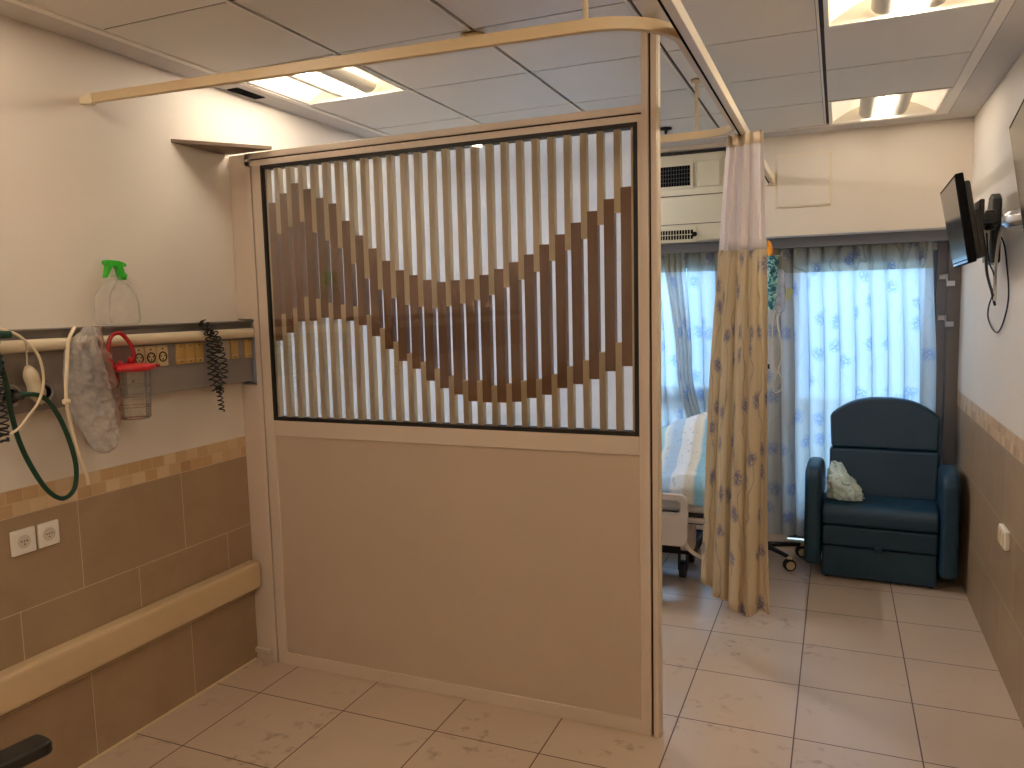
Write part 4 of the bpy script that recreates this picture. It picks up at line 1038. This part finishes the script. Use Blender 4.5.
bm = B(); lathe(bm, [(.11, 0), (.125, .012), (.125, .035), (.11, .05)], (.605, 2.93, 1.922), 36); obj('swivel_plate', bm, M_chrome, m2, smooth=True, bevel=.003)
bm = B(); box(bm, .60, XR-.001, 2.88, 2.97, 1.932, 1.96); box(bm, .52, .60, 2.60, 2.80, 1.94, 1.962); obj('mount_arm', bm, M_chrome, m2, bevel=.004)
bm = B(); disc(bm, (.56, 2.82, 1.915), (0, 0, 1), .010, .010, .014, 12); obj('bracket_bolt', bm, M_chrome, m2)
bm = B(); tube(bm, spline([(.655, 2.985, 1.955), (.65, 3.35, 2.03), (.65, 3.75, 2.045), (.655, 4.0, 1.99), (.665, 4.15, 1.87), (.675, 4.22, 1.75), (.68, 4.24, 1.68)], 8), .0065, 8)
tag(obj('cable', bm, M_beige, smooth=True), 'thick cream cable arching down the right wall from the silver bracket', 'cable', 'television cables')
bm = B(); tube(bm, spline([(.60, 4.0, 1.98), (.62, 4.05, 1.86), (.665, 4.2, 1.80), (.69, 4.36, 1.72), (.696, 4.50, 1.65), (.696, 4.50, 1.59), (.696, 4.36, 1.54), (.696, 4.22, 1.535), (.696, 4.09, 1.60), (.696, 4.02, 1.70), (.696, 4.08, 1.83), (.69, 4.16, 1.95), (.66, 4.27, 2.03)], 8), .0035, 8)
tag(obj('cable', bm, M_rubber, smooth=True), 'thin black cable hanging in a loop below the far television', 'cable', 'television cables')
bm = B(); tube(bm, spline([(.57, 3.80, 1.88), (.60, 3.95, 1.80), (.66, 4.2, 1.72), (.69, 4.30, 1.66)], 8), .006, 8)
tag(obj('cable', bm, M_rubber, smooth=True), 'short thick black cable slanting from the far television to the wall', 'cable', 'television cables')

# ------------------------------------------------------------------ office chair (only an armrest shows)
oc = thing('office_chair', (-2.10, .98, 0), 'black office chair at the lower left, only its armrest showing', 'chair')
def pad(x0, y0, x1, y1, z, w=.037):
    bm = B(); d = Vector((x1-x0, y1-y0)).normalized(); n = Vector((-d.y, d.x)); pts = []
    for k in range(9): a = R(-90+180*k/8); pts.append(Vector((x1, y1))+d*w*max(0, math.cos(a))**.5*.6+n*w*math.copysign(abs(math.sin(a))**.7, math.sin(a))) 
    for k in range(9): a = R(90+180*k/8); pts.append(Vector((x0, y0))+d*w*math.cos(a)+n*w*math.sin(a))
    prism(bm, [(p.x, p.y) for p in pts], 'z', z, z+.034); return bm
for sx in (-1, 1):
    xb = -2.10+sx*.27
    bm = pad(xb, .93, xb+(.035 if sx > 0 else 0), 1.195, .642); obj('armrest', bm, M_blackp, oc, bevel=.012, seg=3)
    bm = B(); tube(bm, spline([(xb, 1.02, .645), (xb, 1.02, .50), (xb-sx*.01, 1.01, .40), (xb-sx*.09, .99, .385)], 5), .018, 10); obj('armrest_post', bm, M_blackp, oc, smooth=True)
obj('seat', bx(-2.33, -1.87, .72, 1.20, .40, .47), M_rubber, oc, bevel=.03, seg=4)
bm = B(); box(bm, -2.31, -1.89, .66, .72, .55, .95); obj('backrest', bm, M_rubber, oc, bevel=.03, seg=4)
bm = B(); tube(bm, spline([(-2.10, .85, .40), (-2.10, .70, .42), (-2.10, .665, .60)], 5), .02, 10); obj('back_bar', bm, M_blackp, oc, smooth=True)
bm = B(); tube(bm, [(-2.10, .96, .08), (-2.10, .96, .40)], .025, 14); obj('gas_lift', bm, M_blackp, oc, smooth=True)
for k in range(5):
    a = R(90+72*k); x, y = -2.10+.27*math.cos(a), .96+.27*math.sin(a)
    bm = B(); tube(bm, [(-2.10, .96, .10), (x, y, .075)], [.024, .015], 10); lg = obj('leg', bm, M_blackp, oc, smooth=True)
    bm = B(); disc(bm, (x-.02, y, .03), (1, 0, 0), .03, .03, .04, 18); obj('castor', bm, M_rubber, lg, bevel=.004)

# ------------------------------------------------------------------ daylight, camera, colour
w = bpy.data.worlds.new('daylight'); bpy.context.scene.world = w; w.use_nodes = True; nt = w.node_tree; nt.nodes.clear()
out = nt.nodes.new('ShaderNodeOutputWorld'); bg = nt.nodes.new('ShaderNodeBackground'); tc = nt.nodes.new('ShaderNodeTexCoord'); sx = nt.nodes.new('ShaderNodeSeparateXYZ'); rp = nt.nodes.new('ShaderNodeValToRGB')
mr = nt.nodes.new('ShaderNodeMapRange'); mr.inputs[1].default_value = -.5; mr.inputs[2].default_value = .6
nt.links.new(tc.outputs['Generated'], sx.inputs[0]); nt.links.new(sx.outputs[2], mr.inputs[0]); nt.links.new(mr.outputs[0], rp.inputs[0])
e = rp.color_ramp.elements; e[0].position = 0; e[0].color = (.08, .2, .42, 1); e[1].position = 1; e[1].color = (.42, .70, 1.0, 1)
q = rp.color_ramp.elements.new(.42); q.color = (.26, .50, .80, 1); q = rp.color_ramp.elements.new(.52); q.color = (.50, .78, 1.0, 1)
nt.links.new(rp.outputs[0], bg.inputs[0]); bg.inputs[1].default_value = 4.6; nt.links.new(bg.outputs[0], out.inputs[0])

cd = bpy.data.cameras.new('camera'); cam = bpy.data.objects.new('camera', cd); COL.objects.link(cam)
cd.sensor_width = 36; cd.sensor_fit = 'HORIZONTAL'; cd.lens = 770.858/1024*36; cd.clip_start = .05
Rm = Matrix(((0.92158433, -0.01760669, 0.38777872), (0.3874659, 0.10221493, -0.91619992), (-0.02350553, 0.99460651, 0.10102167)))
cam.matrix_world = Matrix.Translation((0, 0, 1.71)) @ Rm.to_4x4()
sc = bpy.context.scene; sc.camera = cam
sc.view_settings.view_transform = 'Standard'; sc.view_settings.look = 'None'; sc.view_settings.gamma = 1; sc.view_settings.use_curve_mapping = False
sc.view_settings.exposure = 1.0
cy = sc.cycles; cy.max_bounces = 10; cy.diffuse_bounces = 5; cy.glossy_bounces = 4; cy.transmission_bounces = 6; cy.transparent_max_bounces = 16
cy.sample_clamp_indirect = 6; cy.caustics_reflective = False; cy.caustics_refractive = False; cy.blur_glossy = 1.0
